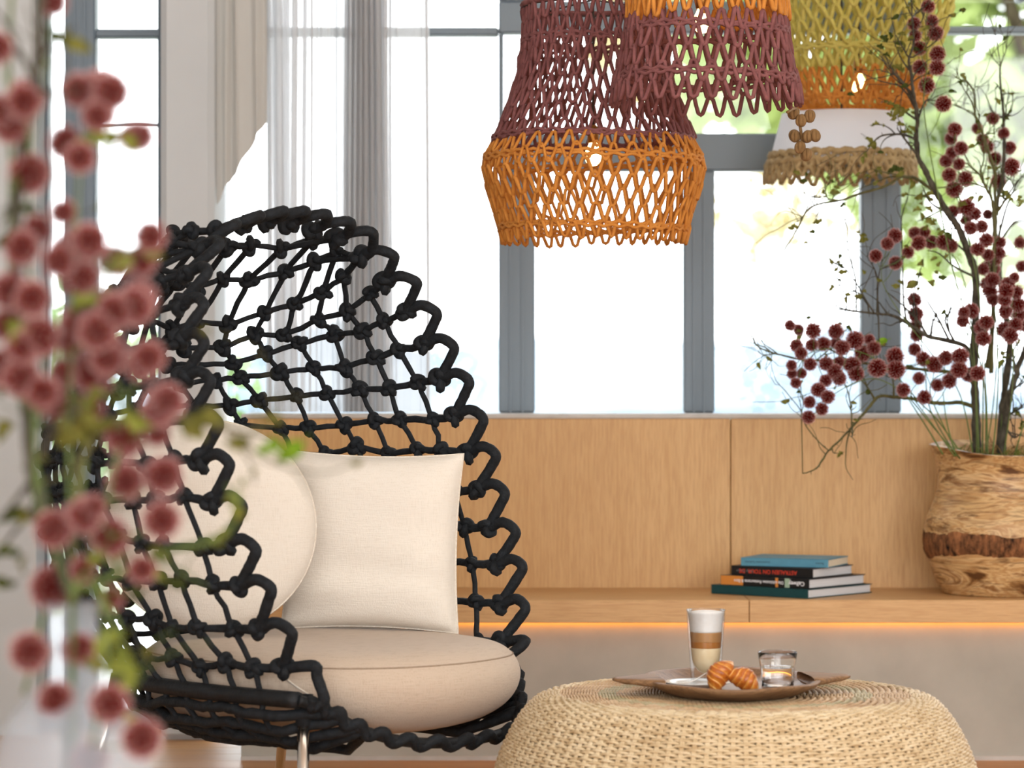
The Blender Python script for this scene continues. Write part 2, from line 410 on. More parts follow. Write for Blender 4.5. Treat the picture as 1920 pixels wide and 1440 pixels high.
# ================================================================== outside
def ground_mat():
    n = NT('pale_meadow'); co = n.coord(); f = n.noise(co, .05, 4)
    return n.set(n.ramp(f, [(.35, (.34, .42, .26, 1)), (.65, (.62, .60, .50, 1))]), 1)
mb = MB(); g = 40
xs = np.linspace(-90, 90, g); ys = np.concatenate([[14.0], np.geomspace(16, 420, g - 1)])
V = np.array([[x, yy, -.06 - 1.2 * min(1, max(0, (yy - 16) / 40)) + .25 * math.sin(x * .2) * math.cos(yy * .1) * min(1, (yy - 14) / 30)] for yy in ys for x in xs])
i = np.arange(g - 1)[:, None]; j = np.arange(g - 1)[None, :]
mb.add(V, np.stack([i * g + j, i * g + j + 1, (i + 1) * g + j + 1, (i + 1) * g + j], -1).reshape(-1, 4))
struct('ground', mb, ground_mat(), None, True)
M['terrace'] = noisy('pale_terrace', (.55, .56, .58, 1), (.66, .67, .68, 1), 1.5, rough=.8)
sbox('terrace', M['terrace'], -8, 8, 9.62, 14.2, -.16, -.02)
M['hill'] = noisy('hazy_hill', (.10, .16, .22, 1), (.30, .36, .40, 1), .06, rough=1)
for nm, yy, base, amp, sd in (('hill', 230, 3.0, 2.6, 1), ('hill', 330, 5.0, 4.0, 4)):
    mb = MB(); n = 90; x = np.linspace(-70, 70, n)
    h = base + amp * (np.sin(x * .11 + sd) * .5 + np.sin(x * .31 + 2 * sd) * .3 + np.sin(x * .83 + sd) * .16)
    V = np.concatenate([np.stack([x, np.full(n, yy - 30.), np.full(n, -2.)], -1), np.stack([x, np.full(n, float(yy)), h], -1), np.stack([x, np.full(n, yy + 50.), np.full(n, -2.)], -1)])
    i = np.arange(2)[:, None]; j = np.arange(n - 1)[None, :]
    mb.add(V, np.stack([i * n + j, i * n + j + 1, (i + 1) * n + j + 1, (i + 1) * n + j], -1).reshape(-1, 4)); struct(nm, mb, M['hill'], None, True)
M['far_leaf'] = thin_mix('sunlit_foliage', (.36, .44, .16, 1), 0, .45)
M['far_leaf2'] = thin_mix('autumn_foliage', (.55, .46, .26, 1), 0, .45)
M['hedge_leaf'] = thin_mix('hedge_foliage', (.30, .42, .20, 1), 0, .4)
M['bark'] = noisy('bark', lin(70, 58, 46), lin(110, 96, 80), 30, (1, 1, .3), .9, .5, 60)
def leaf_cloud(mb, c, rad, n, size, seed):
    r = np.random.default_rng(seed)
    p = r.normal(size=(n, 3)); p /= np.linalg.norm(p, axis=1)[:, None]; p *= (r.random(n) ** .45)[:, None]
    cl = np.sin(p[:, 0] * 7 + seed) + np.sin(p[:, 2] * 8 + 2 * seed) + np.sin(p[:, 1] * 6); p = p[cl > -.55]; n = len(p)
    p = np.array(c) + p * np.array(rad)
    a = r.normal(size=(n, 3)); a /= np.linalg.norm(a, axis=1)[:, None]; b = np.cross(a, r.normal(size=(n, 3))); b /= np.linalg.norm(b, axis=1)[:, None]
    s = size * r.uniform(.6, 1.3, (n, 1))
    V = np.stack([p - a * s, p + b * s * .5, p + a * s, p - b * s * .5], 1).reshape(-1, 3); mb.add(V, np.arange(4 * n).reshape(-1, 4))
def tree(px, py, d, rx, rz, n, mat, label, seed, tx=0, tr=.16):
    c = P(px, py, d); t = thing('garden_tree', (c[0], d, -1.0), label, 'tree', None)
    mb = MB(); leaf_cloud(mb, c, (rx, rx * .8, rz), n, .16, seed); o = mb.build('foliage', mat, t, False); o['kind'] = 'stuff'
    mb = MB(); X0 = wx(tx, d) if tx else c[0]; tube(mb, spline([(X0, d, -1.2), (X0, d, c[2] - rz * .9), (c[0] * .6 + X0 * .4, d, c[2]), (c[0], d, c[2] + rz * .6)], 5), np.linspace(tr, .03, 16), 7); mb.build('trunk', M['bark'], t)
tree(1860, 150, 21, 1.35, 1.5, 2600, M['far_leaf'], 'large yellow-green garden tree outside behind the tallest bare branch', 11, 2060)
tree(1560, 60, 24, 1.5, 1.2, 1500, M['far_leaf'], 'garden tree outside behind the yellow crochet pendant', 12, 1652, .08)
tree(1300, 60, 30, 1.1, .9, 700, M['far_leaf2'], 'thin garden tree outside behind the plum crochet pendant', 13, 1311, .08)
tree(1450, 400, 38, 1.2, .8, 260, M['far_leaf2'], 'small distant brownish tree outside below the white lampshade', 14, 1645, .05)
t = thing('clipped_hedge', (wx(100, 15), 15, -.1), 'tall yellow-green hedge outside the glass door at the far left', 'hedge')
mb = MB(); c = P(100, 800, 15.5); leaf_cloud(mb, c, (1.1, .6, .75), 2600, .07, 21); o = mb.build('foliage', M['hedge_leaf'], t, False); o['kind'] = 'stuff'
mb = MB(); tube(mb, [(c[0], 15.5, -.1), (c[0] + .02, 15.5, c[2])], .04, 6); mb.build('trunk', M['bark'], t)
# ================================================================== the rope chair
TH = math.radians(54); CX, CY = -.459, 6.9
FW = np.array([math.sin(TH), -math.cos(TH), 0]); RT = np.array([math.cos(TH), math.sin(TH), 0])
def L(u, v, z): return np.array([CX, CY, 0]) + FW * u + RT * v + np.array([0, 0, z])
# rim tips, fitted: (u forward, half width, z), from the arm to the crown of the hood
TIPS = np.array([(.325, .388, .476), (.293, .428, .549), (.262, .459, .643), (.231, .473, .726), (.196, .477, .818), (.165, .483, .908),
                 (.130, .479, .996), (.096, .467, 1.087), (.063, .450, 1.170), (.034, .419, 1.252), (.006, .375, 1.325), (-.015, .313, 1.388),
                 (-.030, .243, 1.438), (-.034, .163, 1.460), (-.035, .078, 1.474)])
chair = thing('rope_lounge_chair', (CX, CY, 0), 'black knotted rope cocoon lounge chair on slim steel legs', 'armchair')
full = np.concatenate([TIPS * [1, -1, 1], [[-.035, 0, 1.478]], TIPS[::-1]])       # near arm -> crown -> far arm, 31 tips
tips = np.array([L(*t) for t in full])
SET = -.076 * FW * .94 + np.array([0, 0, -.076 * .30])                            # inward normal of the reclined rim plane
mid = spline(full, 2)                                                              # half steps
fine = spline(full, 50)
def fr_(k): return np.interp(k, [0, 10, 14.5], [.30, .34, .5])
attach = np.array([L(*fine[int(round((k + (fr_(k) if k < 15 else 1 - fr_(29 - k))) * 50))]) + SET for k in range(30)])                   # 30 tie points between the tips
zt = TIPS[:, 2]
ub = np.interp
def rim_u(z): return np.interp(z, zt, TIPS[:, 0]) - .072
def rim_w(z): return np.interp(z, np.append(zt, 1.478), np.append(TIPS[:, 1], 0.0))
zD = [.30, .40, .50, .62, .75, .90, 1.05, 1.17, 1.28, 1.36, 1.42, 1.478]
vD = [.72, .80, .84, .85, .83, .78, .67, .54, .41, .30, .20, .05]
def dep(z): return np.interp(z, zD, vD)
def S(z, ph):
    """the shell: level z, angle ph from the back (0) to the near (-90) or far (+90) rim"""
    c = abs(math.cos(ph)); s = math.sin(ph)
    w = rim_w(z); return L(rim_u(z) - dep(z) * c ** .92, w * math.copysign(abs(s) ** .9, s) * (1 + .10 * c), z)
ROWZ = [zt[k] + (zt[k + 1] - zt[k]) * fr_(k) - .02 for k in range(12)] + [1.435, 1.458]
def rowdrop(z): return min(.36 * max(z - .88, 0), .165) if z < 1.43 else (.115 if z < 1.45 else .05)
NPH = 121
PHI = np.linspace(-PI / 2, PI / 2, NPH)
def row_curve(z):
    d = rowdrop(z); return np.array([S(z - d * math.cos(p), p) for p in PHI])
SP = .086
rows = []
for k, z in enumerate(ROWZ):
    c = row_curve(z)
    if k < 12:                       # end on the tie points of the rim
        e = np.abs(np.sin(PHI)) ** 3
        near_off = attach[k] - c[0]; far_off = attach[29 - k] - c[-1]
        c = c + np.where((PHI < 0)[:, None], near_off, far_off) * e[:, None]
    seg = np.linalg.norm(np.diff(c, axis=0), axis=1); s = np.concatenate([[0], np.cumsum(seg)])
    s0 = s[NPH // 2]; rows.append((c, s - s0))
def at(k, p):
    c, s = rows[k]
    if p <= s[0] + .045 or p >= s[-1] - .045: return None
    return np.array([np.interp(p, s, c[:, i]) for i in range(3)])
MM = 17
KH = 10
def col_p(k, m):
    """arc position of column m on row k: parallel to the nearer rim below the hood, straight over it"""
    if m == 0: return 0.0
    j = abs(m) - 1
    def rimward(kk): e = rows[kk][1][-1] if m > 0 else -rows[kk][1][0]; return e - (j + .82) * SP
    p = rimward(k) if k <= KH else rimward(KH) * (1 - .04 * (k - KH))
    return math.copysign(p, m) if p > .42 * SP else 99.0
grid = {}
for k in range(len(rows)):
    for m in range(-MM, MM + 1):
        q = at(k, col_p(k, m))
        if q is not None: grid[k, m] = q + RNG.normal(0, .006, 3)
centre = L(0, 0, .8)
def rope(name, pts, r0, r1=None, par=chair):
    """taut rope through the knots, thicker wrap near both rim ends when r1 is given"""
    p = []
    for a, b in zip(pts[:-1], pts[1:]):
        for t in (0, .25, .5, .75): p.append(a + (b - a) * t)
    p.append(pts[-1]); p = np.array(p); n = len(p)
    p[1:-1] += RNG.normal(0, .0012, (n - 2, 3))
    t = np.abs(np.linspace(-1, 1, n)); r = r0 + ((r1 or r0) - r0) * t ** 6
    mb = MB(); tube(mb, p, r * RNG.uniform(.94, 1.06, n), 7); return mb.build(name, M['rope'], par)
for k in range(len(rows)):
    pts = [grid[k, m] for m in sorted(range(-MM, MM + 1), key=lambda m: col_p(k, m)) if (k, m) in grid]
    if k < 12: pts = [attach[k]] + pts + [attach[29 - k]]
    if len(pts) > 1: rope('net_rope', pts, .0068, .0112 if k < 9 else .0085)
# frame ring at seat level and the shallow basket below it
def ringcurve(z, sc, n=61, front=.0):
    out = []
    for p in np.linspace(-PI / 2, PI / 2, n):
        c, s = math.cos(p), math.sin(p)
        out.append(L((rim_u(.42) + .06 - dep(.40) * c ** .9 * 1.0) * 1 + (1 - sc) * .55 * c, (.425 if s < 0 else .37) * sc * math.copysign(abs(s) ** .88, s), z - .0 * c))
    return np.array(out)
ring = ringcurve(.405, 1.0)
seg = np.concatenate([[0], np.cumsum(np.linalg.norm(np.diff(ring, axis=0), axis=1))]); seg -= seg[len(seg) // 2]
def ring_at(c, s, p): return np.array([np.interp(p, s, c[:, i]) for i in range(3)])
lip = spline([ring[0], L(.335, -.37, .385), L(.385, -.30, .335), L(.43, -.18, .30), L(.455, 0, .288), L(.44, .18, .30), L(.39, .27, .335), L(.335, .335, .385), ring[-1]], 8)
mb = MB(); tube(mb, spline(ring[::3], 4), .0185, 10); mb.build('frame_tube', M['black_tube'], chair)
mb = MB(); tube(mb, lip, .012, 8); mb.build('front_tube', M['black_tube'], chair)
basket = []
for z, sc in ((.368, 1.0), (.335, .95), (.308, .86), (.288, .72), (.278, .5)):
    c = ringcurve(z, sc); s = np.concatenate([[0], np.cumsum(np.linalg.norm(np.diff(c, axis=0), axis=1))]); s -= s[len(s) // 2]; basket.append((c, s / s[-1]))
bk = {}
for b, (c, s) in enumerate(basket):
    nb = (27, 25, 21, 15, 9)[b]; fr = np.linspace(-.96, .96, nb)
    pts = [ring_at(c, s, f) + RNG.normal(0, .004, 3) for f in fr]
    bk[b] = pts
    lf = {0: (.30, .70), 1: (.36, .64), 2: (.42, .58), 3: (.47, .53), 4: (.49, .51)}[b]
    e0, e1 = lip[int(lf[0] * .55 * len(lip))], lip[int((1 - lf[0] * .55) * (len(lip) - 1))]
    rope('basket_rope', [e0] + pts + [e1], .0118, .0125)
for m in range(-MM, MM + 1):
    pts = [grid[k, m] for k in range(len(rows)) if (k, m) in grid]
    if not pts: continue
    k0 = min(k for k in range(len(rows)) if (k, m) in grid); f = np.clip(col_p(k0, m) / max(rows[k0][1][-1], .1), -1, 1); lo = ring_at(ring, seg, f * seg[-1])
    under = [ring_at(c, s, np.clip(f, -1, 1)) for c, s in basket]
    ks = [k for k in range(len(rows)) if (k, m) in grid]
    top = []
    if abs(m) <= 3: top = [attach[min(max(14 + (m if m <= 0 else m), 0), 29)]] if False else [attach[int(np.argmin(np.linalg.norm(attach - pts[-1], axis=1)))]]
    else: top = [attach[int(np.argmin(np.linalg.norm(attach - (pts[-1] + (0, 0, .05)), axis=1)))]]
    if np.linalg.norm(top[0] - pts[-1]) > .17:
        kk = max(ks); nb_ = [q for q in ((kk + 1, 0), (kk + 1, m - int(math.copysign(1, m))), (kk, 0)) if q in grid and q != (kk, m)]
        top = [min((grid[q] for q in nb_), key=lambda g: np.linalg.norm(g - pts[-1]))] if nb_ else []
    rope('net_rope', (under[::-1] + [lo] if k0 == 0 else []) + pts + top, .0066, .0085)
# knots (shared meshes)
def knot_mesh(name, s, r, sq, ph):
    t = np.linspace(0, 2 * PI, 54, endpoint=False)
    p = np.stack([np.sin(t) + 2 * np.sin(2 * t + ph * .2), np.cos(t) - 2 * np.cos(2 * t), -np.sin(3 * t) * sq], -1) * s
    mb = MB(); tube(mb, p, r, 6, True); return mb.mesh(name, M['rope'])
KN = [knot_mesh('knot', .0042, .0072, 1.5, i) for i in range(3)]
def put_knot(p, s=1.0):
    n = p - centre; n[2] *= .3
    placed('knot', random.choice(KN), chair, frame((random.uniform(-1, 1), random.uniform(-1, 1), 1), n + RNG.normal(0, .15, 3), p, s * random.uniform(.9, 1.1)))
nk = 0
for (k, m), p in grid.items(): put_knot(p, 1.26); nk += 1
for p in attach: put_knot(p, 1.5); nk += 1
for b in (0, 1, 2):
    for p in bk[b][::2]:
        if nk < 296: put_knot(p, 1.5); nk += 1
# the serpentine rim rope, tied at every point, one loop per tip
rp = []
for k in range(30):
    up = k < 15
    a, b = attach[k], attach[k + 1] if k < 29 else None
    rp.append(a)
    if b is None: break
    t = tips[k + 1]; o = -SET / np.linalg.norm(SET)
    hi, lo_ = (b, a) if k + 1 <= 14 else (a, b)
    if 12 <= k <= 17: seq = [a + o * .04, t - (b - a) * .12 + o * .004, t + (b - a) * .14 + o * .004, b + o * .035]
    else:
        seq = [lo_ + o * .018 + (hi - lo_) * .14, t - (hi - lo_) * .24 - o * .018, t + o * .003, hi + o * .050 + (hi - lo_) * .01]
        if hi is a: seq = seq[::-1]
    rp += [seq[0], seq[1], seq[2], seq[3]]
arm_n = [L(.33, -.388, .435), L(.345, -.375, .405), L(.30, -.375, .385)]
arm_f = [L(.30, .375, .385), L(.345, .375, .405), L(.33, .388, .435)]
rp = [L(.30, -.375, .395), L(.345, -.378, .40), tips[0] * .5 + L(.335, -.38, .43) * .5, tips[0]] + rp + [tips[30], L(.29, .345, .43), L(.27, .345, .40)]
mb = MB(); pp = spline(rp, 6); tube(mb, pp, .0128 * RNG.uniform(.96, 1.05, len(pp)), 9); mb.build('rim_rope', M['rope'], chair)
# small loops along the lower front lip
fl = []
nl = 15; idx = np.linspace(4, len(lip) - 5, nl * 2).astype(int)
for i, q in enumerate(idx): fl.append(lip[q] + (np.array([0, 0, -.010]) if i % 2 else FW * .012 + np.array([0, 0, .010])))
mb = MB(); pp = spline(fl, 6); tube(mb, pp, .0125, 8); mb.build('lip_rope', M['rope'], chair)
# legs: (top u, v, z) -> foot
for (u, v, z, fu, fv) in ((.285, -.375, .40, .325, -.425), (.285, .375, .40, .325, .425), (-.33, -.30, .40, -.42, -.36), (-.33, .30, .40, -.42, .36)):
    a, b = L(u, v, z), L(fu, fv, 0.0)
    mb = MB(); tube(mb, [a, a + (b - a) * .5, b + (a - b) * .02], [.0135, .0125, .0105], 16); lg = mb.build('leg', M['steel'], chair)
    mb = MB(); q = a + (b - a) * .14; tube(mb, [a + (a - b) * .03, a + (b - a) * .07, q], [.021, .0185, .0165], 14); mb.build('leg_sleeve', M['rope'], lg)
    mb = MB(); tube(mb, [b + (a - b) * .02, b + (0, 0, .0005)], .0125, 14); mb.build('foot_cap', M['black_tube'], lg)
# ------------------------------------------------------------------ seat cushion (oval pad)
prof = [(0, .498), (.12, .500), (.22, .501), (.31, .499), (.37, .493), (.405, .482), (.43, .462), (.445, .432), (.443, .40), (.428, .37), (.398, .342), (.35, .318), (.28, .302), (.15, .294), (0, .292)]
pp = spline(prof, 4); pp[:, 0] = np.maximum(pp[:, 0], 0)
U0 = .035
seat = thing('seat_cushion', L(U0, 0, .29), 'thick round beige linen seat cushion in the rope chair', 'cushion')
def seat_pt(r, th, z):
    return L(U0 + r * 1.055 * math.cos(th), .012 + r * .865 * math.sin(th), z)
mb = MB(); seg_n = 96; V = []
for r, z in pp:
    for a in range(seg_n):
        th = 2 * PI * a / seg_n; sag = -.004 * math.exp(-((r - .12) / .16) ** 2) if z > .45 else 0
        V.append(seat_pt(max(r, 1e-4), th, z + sag + .003 * math.sin(3 * th + 1) * (r / .4)))
n = len(pp); i = np.arange(n - 1)[:, None]; j = np.arange(seg_n)[None, :]; j2 = (j + 1) % seg_n
mb.add(V, np.stack([i * seg_n + j, (i + 1) * seg_n + j, (i + 1) * seg_n + j2, i * seg_n + j2], -1).reshape(-1, 4))
mb.build('pad', M['linen_seat'], seat)
mb = MB(); pts = np.array([seat_pt(.4285, 2 * PI * a / 120, .4645 + .003 * math.sin(6 * PI * a / 120 + 1)) for a in range(120)]); tube(mb, pts, .0018, 5, True); mb.build('seam', M['seam'], seat)
def seat_r(z): 
    o = pp[pp[:, 1] < .47]; o = o[o[:, 0] > .2]; ii = np.argsort(o[:, 1]); return np.interp(z, o[ii, 1], o[ii, 0])
sm = []
for t in np.linspace(0, 1, 26):
    z = .468 - .160 * t; th = -math.radians(72 - 36 * t ** 1.3); sm.append(seat_pt(seat_r(z) + .0006, th, z))
mb = MB(); tube(mb, sm, .0022, 6); mb.build('piping', M['piping'], seat)

# ------------------------------------------------------------------ throw cushions
def pillow(name, centre_, normal, up, w, h, th, kind, label, seed):
    t = thing(name, centre_ - np.array([0, 0, h / 2]), label, 'cushion')
    nz = np.array(normal, float); nz /= np.linalg.norm(nz); uy = np.array(up, float); uy -= nz * (uy @ nz); uy /= np.linalg.norm(uy); ux = np.cross(uy, nz)
    r = np.random.default_rng(seed); ph = r.uniform(0, 6, 8); mb = MB(); edge = []
    if kind == 'square':
        N = 44; g = np.linspace(-1, 1, N); V = []
        def pos(a, b):
            pin = 1 - .055 * (1 - a * a) * abs(b) ** 2 , 1 - .055 * (1 - b * b) * abs(a) ** 2
            return a * w / 2 * pin[1], b * h / 2 * pin[0]
        def thick(a, b):
            e = max(0, (1 - a ** 4) * (1 - b ** 4)); f = th / 2 * e ** .55
            wr = .005 * (math.sin(9 * b + 2 * a + ph[0]) * (1 - b) * .5 + math.sin(5 * a - 7 * b + ph[1]) * .5 + math.sin(14 * (b + .7) + 3 * a * a + ph[2]) * max(0, -b)) * e ** .5
            return f + wr
        for sgn in (1, -1):
            V = [centre_ + ux * pos(a, b)[0] + uy * pos(a, b)[1] + nz * sgn * thick(a, b) for b in g for a in g]
            i = np.arange(N - 1)[:, None]; j = np.arange(N - 1)[None, :]; q = np.stack([i * N + j, i * N + j + 1, (i + 1) * N + j + 1, (i + 1) * N + j], -1).reshape(-1, 4)
            mb.add(V, q if sgn > 0 else q[:, ::-1])
        lin_ = np.linspace(-1, 1, 40)
        for a, b in [(x, -1) for x in lin_] + [(1, x) for x in lin_[1:]] + [(x, 1) for x in lin_[::-1][1:]] + [(-1, x) for x in lin_[::-1][1:-1]]:
            q = pos(a, b); edge.append(centre_ + ux * q[0] + uy * q[1])
    else:
        R = 26; A = 80
        for sgn in (1, -1):
            V = []
            for k in range(R):
                rr = k / (R - 1)
                for a in range(A):
                    an = 2 * PI * a / A; e = max(0, 1 - rr ** 3.2); wr = .005 * math.sin(5 * math.sin(an) * rr + ph[3] + 3 * rr) * e ** .5
                    V.append(centre_ + ux * rr * w / 2 * math.cos(an) + uy * rr * h / 2 * math.sin(an) + nz * sgn * (th / 2 * e ** .6 + wr))
            i = np.arange(R - 1)[:, None]; j = np.arange(A)[None, :]; j2 = (j + 1) % A
            q = np.stack([i * A + j, (i + 1) * A + j, (i + 1) * A + j2, i * A + j2], -1).reshape(-1, 4); mb.add(V, q if sgn > 0 else q[:, ::-1])
        for a in range(100): an = 2 * PI * a / 100; edge.append(centre_ + ux * w / 2 * math.cos(an) + uy * h / 2 * math.sin(an))
    mb.build('cover', M['linen'], t)
    mb = MB(); tube(mb, np.array(edge), .0028, 6, True); mb.build('piping', M['piping'], t)
pillow('square_cushion', P(698, 1015, 7.10), (-.12, -1, .10), (.03, .10, 1), .425, .425, .15, 'square', 'square cream linen cushion leaning on the inside of the rope chair', 2)
pillow('round_cushion', P(393, 985, 6.84), (.30, -.95, .14), (0, .14, 1), .50, .485, .13, 'round', 'round cream linen cushion overlapping the square cushion in the rope chair', 3)
# ================================================================== wicker table
TC = np.array([P(1378, 720, 6.56)[0], 6.56, 0])
M['cane'] = None
def cane_mat(name, a, b, c):
    n = NT(name); f = n.noise(n.coord((1, 1, 6)), 26, 3, .6); g = n.noise(n.coord((1, 1, 1)), 3, 2)
    col = n.mix(n.ramp(g, [(.35, (0, 0, 0, 1)), (.7, (.4, .4, .4, 1))]), n.ramp(f, [(.32, a), (.5, b), (.7, c)]), a)
    return n.set(col, .5, 0, .4)
M['cane'] = cane_mat('pale_cane', lin(188, 160, 120), lin(222, 200, 162), lin(234, 216, 184))
M['cane_top'] = cane_mat('tan_cane', lin(176, 140, 102), lin(206, 174, 134), lin(222, 196, 160))
M['cane_green'] = cane_mat('grey_green_cane', lin(160, 146, 112), lin(186, 172, 134), lin(204, 190, 154))
M['core'] = NT('dark_inside').set(lin(74, 50, 28), .9)
table = thing('wicker_table', TC, 'large round woven wicker drum table with rounded shoulders', 'table')
tp = spline([(.385, .3985), (.405, .397), (.43, .391), (.455, .370), (.478, .340), (.500, .300), (.516, .262), (.527, .22), (.530, .17), (.522, .12), (.505, .07), (.48, .03), (.46, .004)], 12)
ss = np.concatenate([[0], np.cumsum(np.linalg.norm(np.diff(tp, axis=0), axis=1))])
def tprof(s): return np.interp(s, ss, tp[:, 0]), np.interp(s, ss, tp[:, 1])
NST = 114; PER = 6
th = np.arange(NST * PER) * 2 * PI / (NST * PER)
side = MB(); pitch = .0068; nrow = int(ss[-1] / pitch)
for k in range(nrow):
    s = (k + .5) * pitch; r, z = tprof(s); r2, z2 = tprof(min(s + .004, ss[-1])); tx, tz = r2 - r, z2 - z; ln = math.hypot(tx, tz) + 1e-9; nx, nz_ = -tz / ln, tx / ln
    if nx < 0: nx, nz_ = -nx, -nz_
    sg = 1 if k % 2 else -1
    w = np.cos(th * NST / 2) * sg; off = .0030 * np.sign(w) * np.abs(w) ** .7
    jit = .0006 * np.sin(th * 7 + k * 1.7) + RNG.normal(0, .00025, len(th))
    p = np.stack([(r + off * nx) * np.cos(th), (r + off * nx) * np.sin(th), z + off * nz_ + jit], -1) + TC
    ring_tube(side, p, .0034, 5, flat=1.04)
o = side.build('woven_side', M['cane'], table); o['kind'] = 'stuff'
st = MB()
for a in range(NST):
    for da in (-.0045, .0045):
        an = 2 * PI * a / NST + da
        q = [tprof(s) for s in np.linspace(0, ss[-1], 20)]
        tube(st, [TC + (r * math.cos(an), r * math.sin(an), z) for r, z in q], .0034, 5, cap=False)
o = st.build('stake', M['cane'], table); o['kind'] = 'stuff'
top = MB(); green = MB()
for k, r in enumerate(np.arange(.06, .386, .0066)):
    ns = max(20, int(r / .385 * 57) * 2); tt = np.arange(ns * 6) * 2 * PI / (ns * 6)
    sg = 1 if k % 2 else -1
    tw = tt * ns / 2 + k * .0
    off = .0030 * np.cos(tw) * sg
    z = .3965 + off - .004 * (1 - min(1, r / .30)) 
    p = np.stack([r * np.cos(tt), r * np.sin(tt), z], -1) + TC
    ring_tube(green if .262 < r < .30 else top, p, .0032, 5)
o = top.build('woven_top', M['cane_top'], table); o['kind'] = 'stuff'
o = green.build('woven_band', M['cane_green'], table); o['kind'] = 'stuff'; o['label'] = 'grey green woven band around the table top'
mb = MB(); lathe(mb, [(0, .389), (.37, .389), (.40, .385)] + [(r - .010, z - .004) for r, z in tp[24:]] , 72, TC); mb.build('inner_drum', M['core'], table)

# ================================================================== carved tray
tray_c = np.array([P(1372, 720, 6.56)[0], 6.56, 0]); ZT = .4015
M['tray'] = wood('old_carved_wood', lin(78, 54, 36), lin(134, 98, 66), lin(160, 122, 86), 'x', 20, .55, .5)
M['tray_in'] = wood('worn_tray_wood', lin(96, 68, 48), lin(140, 104, 74), lin(158, 122, 92), 'x', 14, .38, .25)
tray = thing('carved_wooden_tray', tray_c + (0, 0, ZT), 'rustic carved wooden tray with two lug handles on the wicker table', 'tray')
def tray_fn(V, th):
    f = 1 + .012 * np.sin(3 * th + 1) + .008 * np.sin(7 * th)
    V = V.copy(); V[..., 0] *= f * 1.0; V[..., 1] *= f * 1.36
    V[..., 2] += .0016 * np.sin(5 * th + .6) * (V[..., 2] > ZT + .02)
    return V
mb = MB(); lathe(mb, [(0, ZT), (.13, ZT), (.150, ZT + .004), (.172, ZT + .014), (.188, ZT + .023), (.1955, ZT + .0315), (.1935, ZT + .0340), (.187, ZT + .0345)], 96, (tray_c[0], tray_c[1], 0), fn=lambda V, t: tray_fn(V, t))
mb.build('tray_body', M['tray'], tray)
mb = MB(); lathe(mb, [(.187, ZT + .0345), (.178, ZT + .031), (.168, ZT + .020), (.155, ZT + .012), (.12, ZT + .0095), (0, ZT + .009)], 96, (tray_c[0], tray_c[1], 0), fn=lambda V, t: tray_fn(V, t))
mb.build('tray_floor', M['tray_in'], tray)
for sgn, ang in ((-1, PI + .12), (1, .10)):
    # lug: outline in plan, tapering tip with a carved step underneath
    ax = np.array([math.cos(ang), math.sin(ang) * 1.36, 0]); ay = np.array([-ax[1], ax[0], 0]); mb = MB()
    secs = [(.165, .085, .040, .018), (.187, .078, .040, .020), (.205, .060, .0395, .021), (.222, .046, .039, .0235), (.238, .034, .0385, .024), (.252, .026, .038, .0275), (.263, .014, .0365, .0305)]
    rings = []
    for r, hw, zt_, zb in secs:
        q = []
        for a in range(14):
            an = 2 * PI * a / 14; c, s = math.cos(an), math.sin(an); sup = lambda v: math.copysign(abs(v) ** .55, v)
            q.append(tray_c + ax * r + ay * hw * sup(c) + np.array([0, 0, ZT + (zt_ + zb) / 2 + (zt_ - zb) / 2 * sup(s)]))
        rings.append(q)
    V = np.array(rings).reshape(-1, 3); n = len(secs); i = np.arange(n - 1)[:, None]; j = np.arange(14)[None, :]; j2 = (j + 1) % 14
    mb.add(V, np.stack([i * 14 + j, i * 14 + j2, (i + 1) * 14 + j2, (i + 1) * 14 + j], -1).reshape(-1, 4), ng=[[(n - 1) * 14 + k for k in range(14)]])
    mb.build('handle', M['tray'], tray)
ZF = ZT + .0095
# saucer
M['china'] = NT('white_china').set(lin(236, 234, 230), .12, 0, .6)
sc = P(1308, 720, 6.55); sc[2] = ZF
saucer = thing('saucer', sc, 'white china saucer under the latte glass on the tray', 'saucer')
mb = MB(); lathe(mb, [(0, .003), (.036, .003), (.038, 0), (.042, 0), (.044, .004), (.060, .0105), (.073, .0155), (.0745, .0170), (.072, .0175), (.058, .0125), (.045, .0075), (.040, .006), (0, .006)], 72, sc); mb.build('dish', M['china'], saucer)
# latte glass
lc = P(1323.5, 720, 6.585); lc[2] = ZF + .0062
latte = thing('latte_glass', lc, 'tall double walled glass of layered latte macchiato with white foam', 'glass')
M['clear'] = thin_glass('clear_thin_glass', (1, 1, 1, 1), .04)
G = NT('clear_glass'); G.set((1, 1, 1, 1), .0, 0, .5, Transmission_Weight=1.0, IOR=1.45); M['glass'] = G.m
Wt = NT('water'); Wt.set((1, 1, 1, 1), .0, 0, .5, Transmission_Weight=1.0, IOR=1.33); M['water'] = Wt.m
H = .165
op = spline([(.0315, 0), (.033, .003), (.0345, .03), (.0375, .08), (.0412, .132), (.0425, .156), (.0428, H)], 5)
mb = MB(); lathe(mb, [(0, .0008), (.030, .0008)] + [tuple(q) for q in op], 64, lc); mb.build('outer_wall', M['clear'], latte)
ip = spline([(.0005, .0255), (.012, .0275), (.022, .036), (.0295, .050), (.0325, .070), (.0345, .10), (.0370, .136), (.0405, .157), (.0428, H)], 5)
mb = MB(); lathe(mb, [tuple(q) for q in ip], 64, lc); mb.build('inner_wall', M['clear'], latte)
M['milk'] = noisy('latte_milk', lin(240, 214, 168), lin(246, 226, 188), 60, rough=.35, bump=.0)
M['coffee'] = noisy('latte_coffee', lin(176, 128, 80), lin(190, 142, 92), 20, (1, 1, .3), rough=.3, bump=0)
M['crema'] = noisy('latte_espresso', lin(168, 104, 42), lin(184, 120, 56), 20, (1, 1, .3), rough=.3, bump=0)
